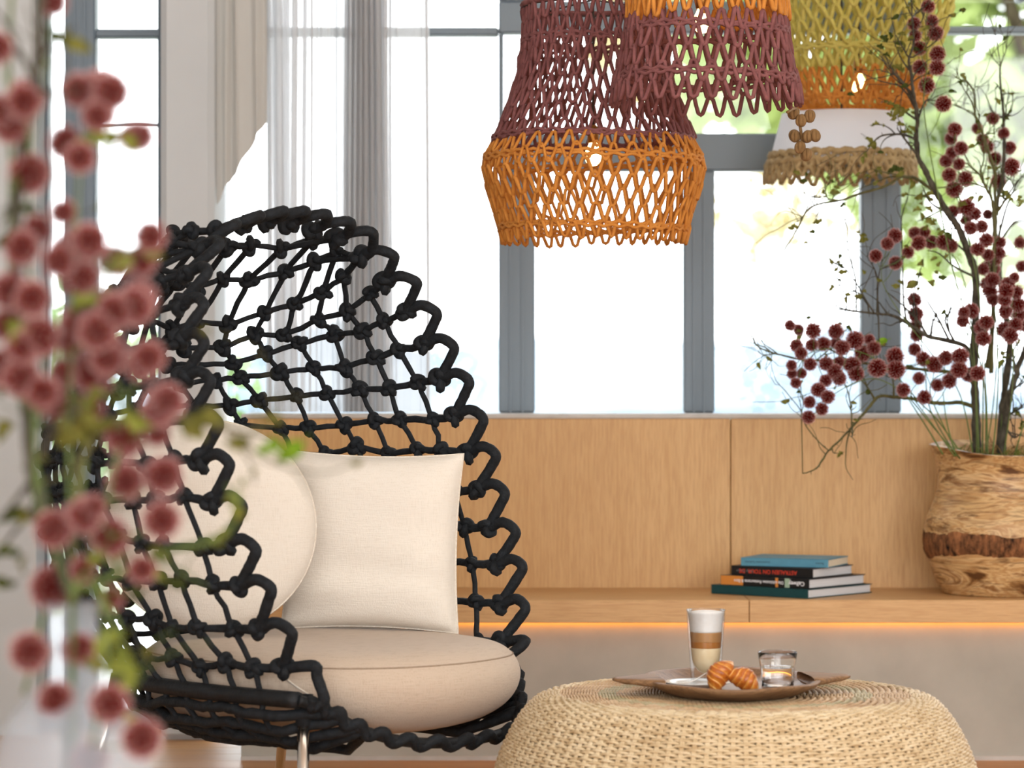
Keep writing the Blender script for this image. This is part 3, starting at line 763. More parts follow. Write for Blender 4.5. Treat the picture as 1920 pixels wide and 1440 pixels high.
M['foam'] = noisy('milk_foam', lin(240, 238, 235), lin(246, 245, 243), 120, rough=.7, bump=.1, bscale=300)
def ir(z): return np.interp(z, ip[:, 1], ip[:, 0]) - .0008
def layer(name, mat, z0, z1, dome=0):
    zs = np.linspace(z0, z1, 14); mb = MB(); pr = [(0, z0)] + [(max(ir(z), .0004), z) for z in zs] + [(ir(z1) * .6, z1 + dome * .8), (0, z1 + dome)]
    lathe(mb, pr, 48, lc); mb.build(name, mat, latte)
layer('milk_layer', M['milk'], .0262, .0815); layer('espresso_layer', M['crema'], .0817, .0950); layer('coffee_layer', M['coffee'], .0952, .1165); layer('foam', M['foam'], .1167, .160, .004)
mb = MB(); tube(mb, np.array([lc + (.0428 * math.cos(a), .0428 * math.sin(a), H) for a in np.linspace(0, 2 * PI, 64, endpoint=False)]), .0012, 6, True); mb.build('rim', M['clear'], latte)
# spoon
spn = thing('teaspoon', P(1296, 1268, 6.50), 'small steel teaspoon lying on the saucer beside the latte glass', 'spoon')
a0 = P(1268, 720, 6.515); a0[2] = ZF + .0135
pts = spline([a0 + (0, 0, .003), a0 + (.016, .004, .0022), a0 + (.034, .006, .006), a0 + (.052, .008, .016), a0 + (.066, .010, .025), a0 + (.076, .012, .028)], 6)
mb = MB(); n = len(pts); t = np.linspace(0, 1, n); sweep(mb, pts, np.tile([0.0, 1.0, 0], (n, 1)), np.tile([0.0, 0, 1], (n, 1)), np.interp(t, [0, .25, .35, .8, 1], [.0034, .0030, .0026, .0046, .0056]), 8, False, True, 0, .4); mb.build('handle', M['steel'], spn)
mb = MB(); V = []; R = 6; A = 20
for k in range(R):
    rr = k / (R - 1)
    for a in range(A):
        an = 2 * PI * a / A; V.append(a0 + np.array([-.012 + rr * .0205 * math.cos(an), rr * .0125 * math.sin(an), -.0035 + .006 * rr ** 2]))
i = np.arange(R - 1)[:, None]; j = np.arange(A)[None, :]; j2 = (j + 1) % A
mb.add(V, np.stack([i * A + j, (i + 1) * A + j, (i + 1) * A + j2, i * A + j2], -1).reshape(-1, 4)); mb.build('spoon_bowl', M['steel'], spn)
# tumbler
wc = P(1458, 720, 6.44); wc[2] = ZF + .0008
tum = thing('water_tumbler', wc, 'short glass tumbler half full of water on the tray', 'glass')
mb = MB()
def facet(V, th):
    V = V.copy(); f = 1 - .018 * (np.abs(np.sin(th * 4.5)) ** 2) * np.exp(-((V[..., 2] - .035) / .02) ** 2); V[..., 0] *= f; V[..., 1] *= f; return V
lathe(mb, [(0, 0), (.031, 0), (.0335, .002), (.0345, .010), (.0352, .030), (.0375, .055), (.0405, .075), (.0427, .0900), (.0424, .0912), (.0412, .0905), (.0392, .075), (.0362, .056), (.0335, .035), (.0325, .020), (.029, .0165), (0, .0155)], 72, wc, fn=facet)
mb.build('tumbler_wall', M['glass'], tum)
mb = MB(); lathe(mb, [(0, .0160), (.0288, .0170), (.0322, .0205), (.0331, .035), (.0358, .056), (.0362, .0585), (.0350, .0580), (0, .0580)], 64, wc); mb.build('water', M['water'], tum)
# croissants
def crois_mat():
    n = NT('croissant_crust'); t = n.attr(); co = n.coord(); f = n.noise(co, 120, 4); m = n.new('ShaderNodeMath', operation='MULTIPLY_ADD'); n.l(f, m.inputs[0]); m.inputs[1].default_value = .5; n.l(t, m.inputs[2])
    n.bump(f, .35, .002)
    return n.set(n.ramp(m.outputs[0], [(.28, lin(236, 200, 130)), (.48, lin(214, 146, 62)), (.72, lin(184, 100, 32)), (.95, lin(130, 60, 18))]), .32, 0, .5)
M['crust'] = crois_mat()
def croissant(name, c, axis, side, length, rad, label, ph):
    t = thing(name, c - np.array([0, 0, rad]), label, 'croissant'); mb = MB()
    ax = np.array(axis, float); ax /= np.linalg.norm(ax); sd = np.array(side, float); sd -= ax * (sd @ ax); sd /= np.linalg.norm(sd); up = np.cross(ax, sd)
    n = 90; A = 40; V = []; at = []
    for i in range(n):
        s = -1 + 2 * i / (n - 1); rr = rad * max(.02, (1 - abs(s) ** 1.9)) ** .72
        ctr = c + ax * s * length / 2 - sd * (s * s) * length * .16
        for a in range(A):
            an = 2 * PI * a / A; x = s * 3.1 + .30 * math.sin(an + s) + .10 * math.sin(3 * an) + ph; fr = x - math.floor(x)
            ridge = (fr ** .6) * (1 - fr) ** .25 * 1.5
            r = rr * (.88 + .17 * ridge + .02 * math.sin(5 * an + 3 * s))
            V.append(ctr + (sd * math.cos(an) + up * math.sin(an)) * r)
            at.append(.06 + .40 * ridge + .16 * (1 - abs(s)) - (.30 * (1 - abs(fr - .96) / .12) if fr > .86 else 0))
    i = np.arange(n - 1)[:, None]; j = np.arange(A)[None, :]; j2 = (j + 1) % A
    mb.add(V, np.stack([i * A + j, i * A + j2, (i + 1) * A + j2, (i + 1) * A + j], -1).reshape(-1, 4), a=np.array(at), ng=[list(range(A))[::-1], [(n - 1) * A + k for k in range(A)]])
    mb.build('crust', M['crust'], t)
croissant('croissant', P(1347, 1264, 6.40), (.55, .25, .86), (-.85, -.3, .5), .082, .0245, 'small golden croissant propped upright against the saucer, in front of the latte glass', .3)
croissant('croissant', P(1396, 1272, 6.40), (.85, -.1, -.50), (.45, -.1, .9), .082, .0235, 'small golden croissant lying between the upright croissant and the water tumbler', .1)

# ================================================================== books
def bmat(nm, c, rough=.5): return noisy(nm, tuple(.9 * v for v in c[:3]) + (1,), c, 60, rough=rough, bump=.05, bscale=400)
M['paper'] = noisy('page_block', lin(206, 208, 212), lin(232, 234, 238), 3, (1, 1, 260), .9, .3, 3)
M['paper_cream'] = noisy('cream_page_block', lin(224, 214, 190), lin(240, 232, 212), 3, (1, 1, 260), .9, .3, 3)
def text_mesh(body, size, mat, X, Y, loc, parent, name='spine_text', bold=0.0):
    cu = bpy.data.curves.new('lettering', 'FONT'); cu.body = body; cu.size = size; cu.align_y = 'CENTER'; cu.extrude = .0002; cu.offset = bold
    o = bpy.data.objects.new('lettering', cu); COL.objects.link(o)
    bpy.context.view_layer.update(); dg = bpy.context.evaluated_depsgraph_get()
    me = bpy.data.meshes.new_from_object(o.evaluated_get(dg)); bpy.data.objects.remove(o); bpy.data.curves.remove(cu)
    me.materials.clear(); me.materials.append(mat)
    X = Vector(X); Y = Vector(Y); Z = X.cross(Y)
    m = Matrix((X, Y, Z)).transposed().to_4x4(); me.transform(Matrix.Translation(Vector(loc)) @ m)
    return link(name, me, parent)
M['ink_w'] = NT('white_ink').set(lin(232, 232, 236), .6); M['ink_r'] = NT('red_ink').set(lin(206, 58, 34), .6); M['ink_d'] = NT('dark_ink').set(lin(40, 60, 74), .6); M['ink_g'] = NT('grey_ink').set(lin(110, 110, 112), .6)
M['pk'] = NT('pink_print').set(lin(226, 70, 150), .6); M['og'] = NT('orange_print').set(lin(214, 136, 56), .6); M['gn'] = NT('sage_print').set(lin(160, 184, 160), .6)
zb = ZB1 + .0005
def book(px, d, beta, Ln, Wd, h, cover, paper, label, inset=.004):
    """corner nearest the camera at pixel column px, depth d"""
    global zb
    b = math.radians(beta); a = np.array([-math.cos(b), math.sin(b), 0]); w = np.array([math.sin(b), math.cos(b), 0])
    c = P(px, 720, d); c[2] = zb
    t = thing('book', c + a * Ln / 2 + w * Wd / 2, label, 'book', 'books stacked on the bench')
    Mx = Matrix((Vector(a), Vector(w), Vector((0, 0, -1)))).transposed().to_4x4(); Mx = Matrix.Translation(Vector(c + np.array([0, 0, h]))) @ Mx
    th_ = .0024
    mb = MB(); box(mb, 0, Ln, 0, Wd, 0, th_, 0, .0006); box(mb, 0, Ln, 0, Wd, h - th_, h, 0, .0006); box(mb, 0, Ln, 0, th_ * 1.2, 0, h, 0, .0009)
    me = mb.mesh('cover', cover, False); me.transform(Mx); link('cover', me, t)
    mb = MB(); box(mb, inset, Ln - inset, th_, Wd - inset, th_, h - th_, 0, .0006); me = mb.mesh('page_block', paper, False); me.transform(Mx); link('page_block', me, t)
    n = np.cross(a, (0, 0, -1.0)); f0 = c + n * .0003
    zb += h + .0004
    def txt(s, frac, size, mat, bold=0, dz=0): text_mesh(s, size, mat, a, (0, 0, -1), f0 + a * Ln * frac + np.array([0, 0, h / 2 + dz]), t, bold=bold)
    def patch(f1, f2, mat, name='print', top=.0008):
        mb = MB(); q = f0; x0, x1 = q + a * Ln * f1, q + a * Ln * f2
        for k, e in ((0, 0),): mb.add([x0 + (0, 0, .001), x1 + (0, 0, .001), x1 + (0, 0, h - top), x0 + (0, 0, h - top)], [(0, 1, 2, 3)])
        mb.build(name, mat, t, False)
    return t, txt, patch
t, txt, patch = book(1515, 8.545, 40, .343, .3325, .0265, bmat('dark_teal_cloth', lin(10, 66, 70)), M['paper'], 'large dark teal book at the bottom of the stack on the bench')
t, txt, patch = book(1517, 8.555, 39, .309, .300, .0285, bmat('black_cover', lin(16, 18, 20), .35), M['paper'], 'black book with orange spine end and white lettering, second from bottom')
patch(.74, .995, M['og']); patch(.345, .375, M['og']); patch(.215, .27, M['gn'])
txt('Callwey', .05, .017, M['ink_w'], .0004); txt('Die schönsten Restaurants & Bars', .285, .0125, M['ink_w'], .0002)
f = t; mb = MB()
t2, txt, patch = book(1524, 8.575, 35, .272, .242, .0285, bmat('matt_black_cover', lin(18, 17, 17)), M['paper'], 'black book with red spine lettering, third from bottom')
txt('ASTRALIEN ON TOUR  DE', .19, .0165, M['ink_r'], .0003); txt('Heinz Reuter', .72, .011, M['ink_g'])
t3, txt, patch = book(1553, 8.60, 23, .265, .20, .0245, bmat('dusty_blue_cover', lin(88, 148, 172)), M['paper_cream'], 'dusty blue book on top of the stack on the bench', .0012)
txt('Reclam', .05, .0085, M['ink_d']); txt('Gesammelte Gedichte', .66, .0085, M['ink_d'])
# ================================================================== crochet pendants
def crochet(mb, c, prof, i0, i1, N, r, jitter=.0026, seed=0, ph0=0):
    """rows i0..i1 of a net of oval stitches on the profile [(radius, z)...] (evenly spaced rows)"""
    rg = np.random.default_rng(seed); th = np.arange(N * 8) * 2 * PI / (N * 8)
    low = [rg.uniform(0, 6) for _ in range(4)]
    for i in range(i0, i1):
        r0, z0 = prof[i]; r1, z1 = prof[min(i + 1, len(prof) - 1)]
        if i == len(prof) - 1: r1, z1 = r0 * 2 - prof[i - 1][0], z0 * 2 - prof[i - 1][1]
        w = np.cos(th * N + PI * (i % 2) + ph0); sh = np.sign(w) * np.abs(w) ** .5
        f = .5 + .56 * sh
        rad = r0 + (r1 - r0) * f; z = z0 + (z1 - z0) * f
        sway = 1 + .012 * np.sin(3 * th + low[0]) + .010 * np.sin(5 * th + low[1])
        p = np.stack([rad * sway * np.cos(th), rad * sway * np.sin(th), z + .004 * np.sin(2 * th + low[2] + i * .3)], -1)
        k = np.repeat(rg.normal(0, jitter, (N * 2, 3)), 4, 0); k = (k + np.roll(k, 1, 0) + np.roll(k, 2, 0) + np.roll(k, 3, 0)) / 4
        ring_tube(mb, p + k + c, r * rg.uniform(.85, 1.12), 5)
def resample(pts, pitch):
    p = spline(pts, 10); s = np.concatenate([[0], np.cumsum(np.linalg.norm(np.diff(p, axis=0), axis=1))]); n = int(round(s[-1] / pitch)); t = np.linspace(0, s[-1], n + 1)
    return [(np.interp(q, s, p[:, 0]), np.interp(q, s, p[:, 1])) for q in t]
def pendant(cx, d, outline, bands, N, pitch, r, label, seed, bulb, rings=()):
    ppm = FPX / d; c = P(cx, 720, d); c[2] = 0
    prof = resample([(hw / ppm, EYE + (720 - py) / ppm) for py, hw in outline], pitch)
    lamp = thing('crochet_pendant_lamp', c + np.array([0, 0, prof[-1][1]]), label, 'pendant lamp')
    n = len(prof) - 1
    for (f0, f1, mat, nm) in bands:
        mb = MB(); i0 = int(round(f0 * n)); i1 = int(round(f1 * n)); crochet(mb, c, prof, i0, i1, N, r, seed=seed + i0); 
        for i in ((i0,) if i0 == 0 else ()):
            th = np.linspace(0, 2 * PI, 120, endpoint=False); ring_tube(mb, np.stack([prof[i][0] * np.cos(th), prof[i][0] * np.sin(th), np.full(120, prof[i][1] + .006)], -1) + c, r * 1.5, 6)
        for py in rings:
            z_ = EYE + (720 - py) / ppm; fi = np.interp(-z_, [-q[1] for q in prof], np.arange(len(prof)))
            if f0 * n <= fi < f1 * n + .01:
                th = np.linspace(0, 2 * PI, 160, endpoint=False); rr_ = np.interp(fi, np.arange(len(prof)), [q[0] for q in prof])
                for dz in (-.004, .005): ring_tube(mb, np.stack([rr_ * np.cos(th), rr_ * np.sin(th), z_ + dz + .003 * np.sin(th * N + dz * 400) + .004 * np.sin(2 * th)], -1) + c, r * .95, 5)
        mb.build(nm, mat, lamp)
    # wire rings that hold the shade open
    mb = MB(); th = np.linspace(0, 2 * PI, 90, endpoint=False); rr, zz = prof[0]
    ring_tube(mb, np.stack([rr * .985 * np.cos(th), rr * .985 * np.sin(th), np.full(90, zz)], -1) + c, .003, 6)
    for a in range(3):
        an = a * 2 * PI / 3 + .3; tube(mb, [c + (rr * math.cos(an), rr * math.sin(an), zz), c + (0, 0, zz + .02)], .0025, 5)
    mb.build('wire_frame', M['cord'], lamp)
    bz = EYE + (720 - bulb[1]) / ppm; bxx = (bulb[0] - cx) / ppm
    b0 = c + (bxx, 0, bz)
    mb = MB(); lathe(mb, [(0, -.030), (.010, -.028), (.019, -.018), (.022, -.004), (.019, .012), (.012, .026), (.010, .032)], 20, b0); mb.build('bulb', M['bulb'], lamp)
    mb = MB(); lathe(mb, [(.011, .030), (.015, .032), (.015, .070), (.006, .078), (0, .078)], 16, b0); mb.build('socket', M['brass'], lamp)
    mb = MB(); tube(mb, [b0 + (0, 0, .076), c + (0, 0, zz + .02), c + (0, 0, ZC)], .0032, 6); mb.build('cord', M['cord'], lamp)
    return lamp, c, prof
pendant(1112, 7.75, [(14, 132), (70, 133), (140, 144), (205, 166), (265, 190), (303, 208), (345, 200), (405, 183), (452, 171)],
        [(0, .58, M['plum'], 'plum_shade'), (.58, 1.0, M['orange'], 'orange_shade')], 38, .0385, .0052,
        'plum and orange crochet pendant lamp hanging lowest, left of the other pendants', 3, (1112, 290), (80, 262, 300, 428))
lp, lcn, lpr = pendant(1325, 7.25, [(-150, 92), (-90, 120), (-20, 146), (60, 152), (120, 162), (165, 172), (196, 178)],
        [(0, .50, M['orange'], 'orange_shade'), (.50, 1.0, M['plum'], 'plum_shade')], 32, .041, .0056,
        'crochet pendant lamp with orange top and plum lower band, middle of the hanging lamps', 8, (1316, 40), (60, 148))
pendant(1612, 8.98, [(-230, 150), (-120, 172), (-40, 180), (20, 172), (90, 150), (150, 132), (200, 118)],
        [(0, .83, M['yellow'], 'yellow_shade'), (.83, 1.0, M['orange'], 'orange_shade')], 34, .036, .0068,
        'mustard yellow crochet pendant lamp hanging behind the tall flowering branch', 15, (1610, 158), (100, 190))
# small brown crocheted tassel hanging behind the plum shade
tz = P(1506, 250, 7.6); tas = link('tassel', None, lp)
mb = MB(); top_ = P(1492, 205, 7.6); tube(mb, spline([lcn + np.array([lpr[-1][0] * .93, .2, lpr[-1][1]]), top_, P(1500, 235, 7.6), P(1508, 300, 7.6)], 6), .004, 6); tc = mb.build('tassel', M['brown_yarn'], lp); tc['label'] = 'brown crocheted bobble tassel'; bpy.data.objects.remove(tas); tas = tc
for q in ((1488, 212), (1502, 226), (1518, 218), (1490, 255), (1514, 256), (1528, 254), (1500, 276), (1512, 290)):
    mb = MB(); th = np.linspace(0, 2 * PI, 26, endpoint=False); cq = P(q[0], q[1], 7.6 + random.uniform(-.02, .02))
    for k in range(3):
        tl = k * PI / 3 + q[0]; ex = np.array([math.cos(tl), math.sin(tl), .2]); ez = np.array([0, 0, 1.])
        tube(mb, np.array([cq + ex * .010 * math.cos(a) + ez * .011 * math.sin(a) for a in th]), .0058, 6, True)
    mb.build('bobble', M['brown_yarn'], tas)
# white linen shade with a jute crochet hem
d4 = 9.09; ppm = FPX / d4; c4 = P(1578, 720, d4); c4[2] = 0
ls = thing('linen_lampshade', c4 + (0, 0, EYE + (720 - 335) / ppm), 'white linen lampshade with a beige jute crochet hem, below the yellow pendant', 'pendant lamp')
mb = MB(); lathe(mb, [(112 / ppm, EYE + (720 - 214) / ppm), (131 / ppm, EYE + (720 - 288) / ppm), (132 / ppm, EYE + (720 - 292) / ppm)], 72, c4); mb.build('shade', M['shade_linen'], ls)
pr4 = resample([(hw / ppm, EYE + (720 - py) / ppm) for py, hw in ((292, 133), (305, 137), (322, 140))], .022)
mb = MB(); crochet(mb, c4, pr4, 0, len(pr4), 34, .0075, seed=31)
for k in range(2):
    th = np.linspace(0, 2 * PI, 150, endpoint=False); ring_tube(mb, np.stack([pr4[k][0] * np.cos(th), pr4[k][0] * np.sin(th), pr4[k][1] + .004 * np.sin(th * 30)], -1) + c4, .010, 6)
mb.build('jute_hem', M['jute'], ls)
mb = MB(); tube(mb, [c4 + (0, 0, EYE + (720 - 216) / ppm), c4 + (0, 0, ZC)], .0032, 6)
for a in range(3): an = a * 2.1; tube(mb, [c4 + (112 / ppm * math.cos(an), 112 / ppm * math.sin(an), EYE + 505 / ppm), c4 + (0, 0, EYE + 500 / ppm)], .0025, 5)
mb.build('cord', M['cord'], ls)
# ================================================================== olive wood vase
DV = 8.765; PV = FPX / DV
vc = P(1882, 720, DV); vc[2] = ZB1
def vz(py): return EYE + (720 - py) / PV
def olive():
    n = NT('olive_wood'); co = n.coord((1, 1, 1)); 
    w = n.noise(n.coord((1.0, 1.0, 4.2)), 3.4, 4, .55, 2.2); f = n.noise(n.coord((1.6, 1.6, 15)), 3.2, 4, .65, 1.6); b = n.noise(n.coord((1, 1, 1.8)), 7, 3)
    col = n.ramp(w, [(.34, lin(92, 58, 30)), (.41, lin(168, 124, 76)), (.47, lin(214, 178, 126)), (.53, lin(186, 140, 88)), (.58, lin(222, 188, 138)), (.64, lin(146, 100, 56)), (.70, lin(206, 168, 118))])
    col = n.mix(n.ramp(f, [(.52, (0, 0, 0, 1)), (.66, (.8, .8, .8, 1))]), col, lin(98, 62, 32))
    col = n.mix(n.ramp(b, [(.6, (0, 0, 0, 1)), (.75, (.5, .5, .5, 1))]), col, lin(112, 72, 42))
    n.bump(f, .15, .002); return n.set(col, .42, 0, .4)
M['olive'] = olive()
M['live_edge'] = noisy('bark_inlay', lin(10, 9, 8), lin(168, 112, 72), 55, (1, 1, .4), .85, 1.0, 50, .006, .2)
M['soil'] = noisy('dark_soil', lin(30, 24, 18), lin(60, 50, 38), 40, rough=1, bump=.6, bscale=90)
M['moss'] = noisy('dry_moss', lin(122, 92, 50), lin(168, 134, 82), 60, rough=1)
M['green_moss'] = noisy('green_moss', lin(70, 84, 26), lin(112, 124, 48), 60, rough=1)
vase = thing('olive_wood_vase', vc, 'big turned olive wood vase with a dark live-edge band on the bench', 'vase')
def rimfn(V, th):
    V = V.copy(); f = np.clip((V[..., 2] - vz(900)) / (vz(845) - vz(900)), 0, 1)
    V[..., 2] += f * (.006 + .016 * np.sin(th) - .014 * np.cos(th) + .003 * np.sin(4 * th)); return V
VP = [(0, 1120), (100, 1120), (112, 1110), (125, 1090), (136, 1060), (146, 1030), (148.5, 1003), (146, 975), (134, 945), (125, 918), (124, 885), (130, 862), (138, 849), (139, 846)]
op = spline([(a / PV, vz(b)) for a, b in VP[1:]], 6)
mb = MB(); lathe(mb, [(0, ZB1 + .0004)] + [(r, max(z, ZB1 + .0004)) for r, z in op] + [(134 / PV, vz(845)), (126 / PV, vz(856)), (116 / PV, vz(880)), (112 / PV, vz(900))], 96, (vc[0], vc[1], 0), fn=rimfn)
mb.build('body', M['olive'], vase)
# live-edge bark band: a lumpy belt that stands proud of the turned wood
mb = MB(); nb = 12; sg = 200; V = []
tt = np.linspace(0, 2 * PI, sg, endpoint=False)
ztop = vz(996) + .004 * np.sin(5 * tt) + .003 * np.sin(13 * tt + 1) - .006 * np.cos(tt); zbot = vz(1046) + .006 * np.sin(3 * tt + 2) + .003 * np.sin(11 * tt) + .022 * np.cos(tt + PI * .5) * .5
for k in range(nb):
    f = k / (nb - 1); z = zbot + (ztop - zbot) * f
    r = np.interp(z, op[:, 1], op[:, 0]); e = math.sin(PI * f) ** .4
    r = r + .0012 + e * (.0030 + .0020 * np.sin(tt * 37 + 3 * math.sin(f * 9)) * np.sin(f * 23 + tt * 5) + RNG.normal(0, .0009, sg)) - (1 - e) * .0032
    V.append(np.stack([r * np.cos(tt), r * np.sin(tt), z], -1))
V = np.array(V).reshape(-1, 3) + (vc[0], vc[1], 0); i = np.arange(nb - 1)[:, None]; j = np.arange(sg)[None, :]; j2 = (j + 1) % sg
mb.add(V, np.stack([i * sg + j, i * sg + j2, (i + 1) * sg + j2, (i + 1) * sg + j], -1).reshape(-1, 4)); o = mb.build('bark_band', M['live_edge'], vase); o['label'] = 'dark rough live-edge bark band'
mb = MB(); lathe(mb, [(115 / PV, vz(872)), (90 / PV, vz(862)), (50 / PV, vz(856)), (0, vz(855))], 40, (vc[0], vc[1], 0), fn=lambda V, t: V + np.stack([0 * V[..., 0], 0 * V[..., 0], .006 * np.sin(9 * t)[None, :] * np.ones_like(V[..., 0])], -1)); mb.build('soil', M['soil'], vase)
mb = MB()
for k in range(150):
    a = RNG.uniform(0, 2 * PI); r = RNG.uniform(.02, .165); q = np.array([vc[0] + r * math.cos(a), vc[1] + r * math.sin(a), vz(861)]); s = RNG.normal(0, .018, (4, 3)); s[:, 2] = np.abs(s[:, 2]) * .8
    if q[0] < vc[0] - .03 and random.random() < .55: continue
    tube(mb, spline([q, q + s[0], q + s[0] + s[1], q + s[2]], 4), .0011, 4)
o = mb.build('dry_moss', M['moss'], vase); o['kind'] = 'stuff'
mb = MB()
for k in range(160):
    a = RNG.uniform(PI * .75, PI * 1.6); r = RNG.uniform(.14, .185); q = np.array([vc[0] + r * math.cos(a), vc[1] + r * math.sin(a), vz(857)]); s = RNG.normal(0, .008, (3, 3)); s[:, 2] = np.abs(s[:, 2]) * 1.2
    tube(mb, [q, q + s[0], q + s[0] + s[1]], .0010, 4)
o = mb.build('green_moss', M['green_moss'], vase); o['kind'] = 'stuff'

# ================================================================== flowers, branches, leaves
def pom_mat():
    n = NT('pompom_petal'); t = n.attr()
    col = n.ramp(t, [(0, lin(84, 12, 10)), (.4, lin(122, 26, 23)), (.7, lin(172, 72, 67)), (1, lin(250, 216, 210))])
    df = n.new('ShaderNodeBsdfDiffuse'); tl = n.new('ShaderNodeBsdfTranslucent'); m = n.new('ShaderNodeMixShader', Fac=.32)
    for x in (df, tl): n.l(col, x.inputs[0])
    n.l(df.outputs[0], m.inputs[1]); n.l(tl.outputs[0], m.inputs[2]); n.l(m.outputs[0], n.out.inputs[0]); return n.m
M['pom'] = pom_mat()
def pom_mesh(seed, ns=640, rc=.0150, ro=.0232):
    r = np.random.default_rng(seed); mb = MB()
    pr = [(rc * math.sin(a), -rc * math.cos(a)) for a in np.linspace(0.001, PI - .001, 9)]; lathe(mb, pr, 14, (0, 0, 0), a=np.zeros(9))
    k = np.arange(ns) + .5; ph = np.arccos(1 - 2 * k / ns); th = PI * (1 + 5 ** .5) * k
    d = np.stack([np.cos(th) * np.sin(ph), np.sin(th) * np.sin(ph), np.cos(ph)], -1) + r.normal(0, .07, (ns, 3)); d /= np.linalg.norm(d, axis=1)[:, None]
    x = np.cross(d, r.normal(size=(ns, 3))); x /= np.linalg.norm(x, axis=1)[:, None]; y = np.cross(d, x)
    sh_ = (np.arange(ns) % 2 != 0)[:, None]; ln = np.where(sh_, rc * r.uniform(1.12, 1.32, (ns, 1)), ro * r.uniform(.88, 1.03, (ns, 1))); w = .0010
    b = d * rc * .8
    V = np.stack([b + x * w, b - .5 * x * w + .87 * y * w, b - .5 * x * w - .87 * y * w, d * ln + x * .0006, d * ln - .5 * x * .0006 + .5 * y * .0006, d * ln - .5 * x * .0006 - .5 * y * .0006], 1).reshape(-1, 3)
    o = np.arange(ns)[:, None] * 6
    Q = np.concatenate([o + [0, 1, 4, 3], o + [1, 2, 5, 4], o + [2, 0, 3, 5]], 0)
    T = o + [3, 4, 5]
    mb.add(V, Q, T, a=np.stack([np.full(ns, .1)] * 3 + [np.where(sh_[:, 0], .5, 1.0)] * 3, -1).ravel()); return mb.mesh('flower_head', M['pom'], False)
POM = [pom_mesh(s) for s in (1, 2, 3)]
def leaf_mat(name, c1, c2):
    n = NT(name); f = n.noise(n.coord(), 60, 3); col = n.ramp(f, [(.35, c1), (.65, c2)])
    df = n.new('ShaderNodeBsdfDiffuse'); tl = n.new('ShaderNodeBsdfTranslucent'); m = n.new('ShaderNodeMixShader', Fac=.4)
    for x in (df, tl): n.l(col, x.inputs[0])
    n.l(df.outputs[0], m.inputs[1]); n.l(tl.outputs[0], m.inputs[2]); n.l(m.outputs[0], n.out.inputs[0]); return n.m
M['leaf_olive'] = leaf_mat('olive_leaf', lin(92, 92, 40), lin(134, 128, 66)); M['leaf_lime'] = leaf_mat('lime_leaf', lin(116, 124, 46), lin(148, 152, 76)); M['leaf_dark'] = leaf_mat('dark_leaf', lin(52, 62, 28), lin(84, 90, 44)); M['leaf_green'] = leaf_mat('green_leaf', lin(96, 130, 30), lin(126, 156, 48))
def leaf_mesh(mat, sc, fold, lobes):
    n = 15; half = []
    for i in range(n):
        t = i / (n - 1); w = (math.sin(PI * t ** .8) ** .75) * (.52 + (.16 * math.cos(t * PI * 2 * lobes) if lobes else 0)); half.append((t, max(w, 0) * .5))
    V = []
    for t, w in half:
        dz = .14 * math.sin(PI * t) - .25 * t * t
        V += [(-w, t, dz + w * fold), (-w * .5, t, dz + w * fold * .35), (0, t, dz), (w * .5, t, dz + w * fold * .35), (w, t, dz + w * fold)]
    V = np.array(V) * sc; i = np.arange(n - 1)[:, None]; j = np.arange(4)[None, :]
    mb = MB(); mb.add(V, np.stack([i * 5 + j, i * 5 + j + 1, (i + 1) * 5 + j + 1, (i + 1) * 5 + j], -1).reshape(-1, 4)); tube(mb, [(0, -.25 * sc, -.01 * sc), (0, 0, 0), (0, .5 * sc, .09 * sc)], .02 * sc, 4)
    return mb.mesh('leaf', mat)
LEAF = {k: [leaf_mesh(M['leaf_' + k], .026, f, l) for f, l in ((.5, 1.5), (.9, 2.5), (.25, 0))] for k in ('olive', 'lime', 'dark', 'green')}
def put_leaf(p, parent, kind='olive', s=1.0, drop=-.3):
    a = random.uniform(0, 2 * PI); y = np.array([math.cos(a), math.sin(a) * .6, drop + random.uniform(-.6, .5)]); z = np.array([random.uniform(-.6, .6), -1, random.uniform(-.4, .8)])
    y /= np.linalg.norm(y); z = z - y * (z @ y); x = np.cross(y, z)
    placed('leaf', random.choice(LEAF[kind]), parent, frame(x, z, p - y * .01 * s, s * random.uniform(.75, 1.25)))
M['wood_twig'] = noisy('lichen_bark', lin(44, 38, 30), lin(92, 86, 72), 70, (1, 1, .5), .9, .6, 120, .003)
M['stem_green'] = noisy('green_stem', lin(74, 92, 40), lin(108, 124, 62), 30, (1, 1, .2), .6, .1, 100)
M['stem_olive'] = noisy('olive_twig', lin(70, 66, 34), lin(104, 98, 56), 50, (1, 1, .3), .8, .4, 100)
class Plant:
    """pixel polylines at a depth turned into stems with real 3-D wander"""
    def __init__(s, d, depth_amp, seed): s.d = d; s.amp = depth_amp; s.r = np.random.default_rng(seed)
    def pts(s, px, d0=None, d1=None, n=6):
        d0 = s.d if d0 is None else d0; d1 = d0 if d1 is None else d1; m = len(px)
        q = [P(a, b, d0 + (d1 - d0) * i / max(1, m - 1) + s.r.normal(0, s.amp * .15)) for i, (a, b) in enumerate(px)]
        return spline(q, n)
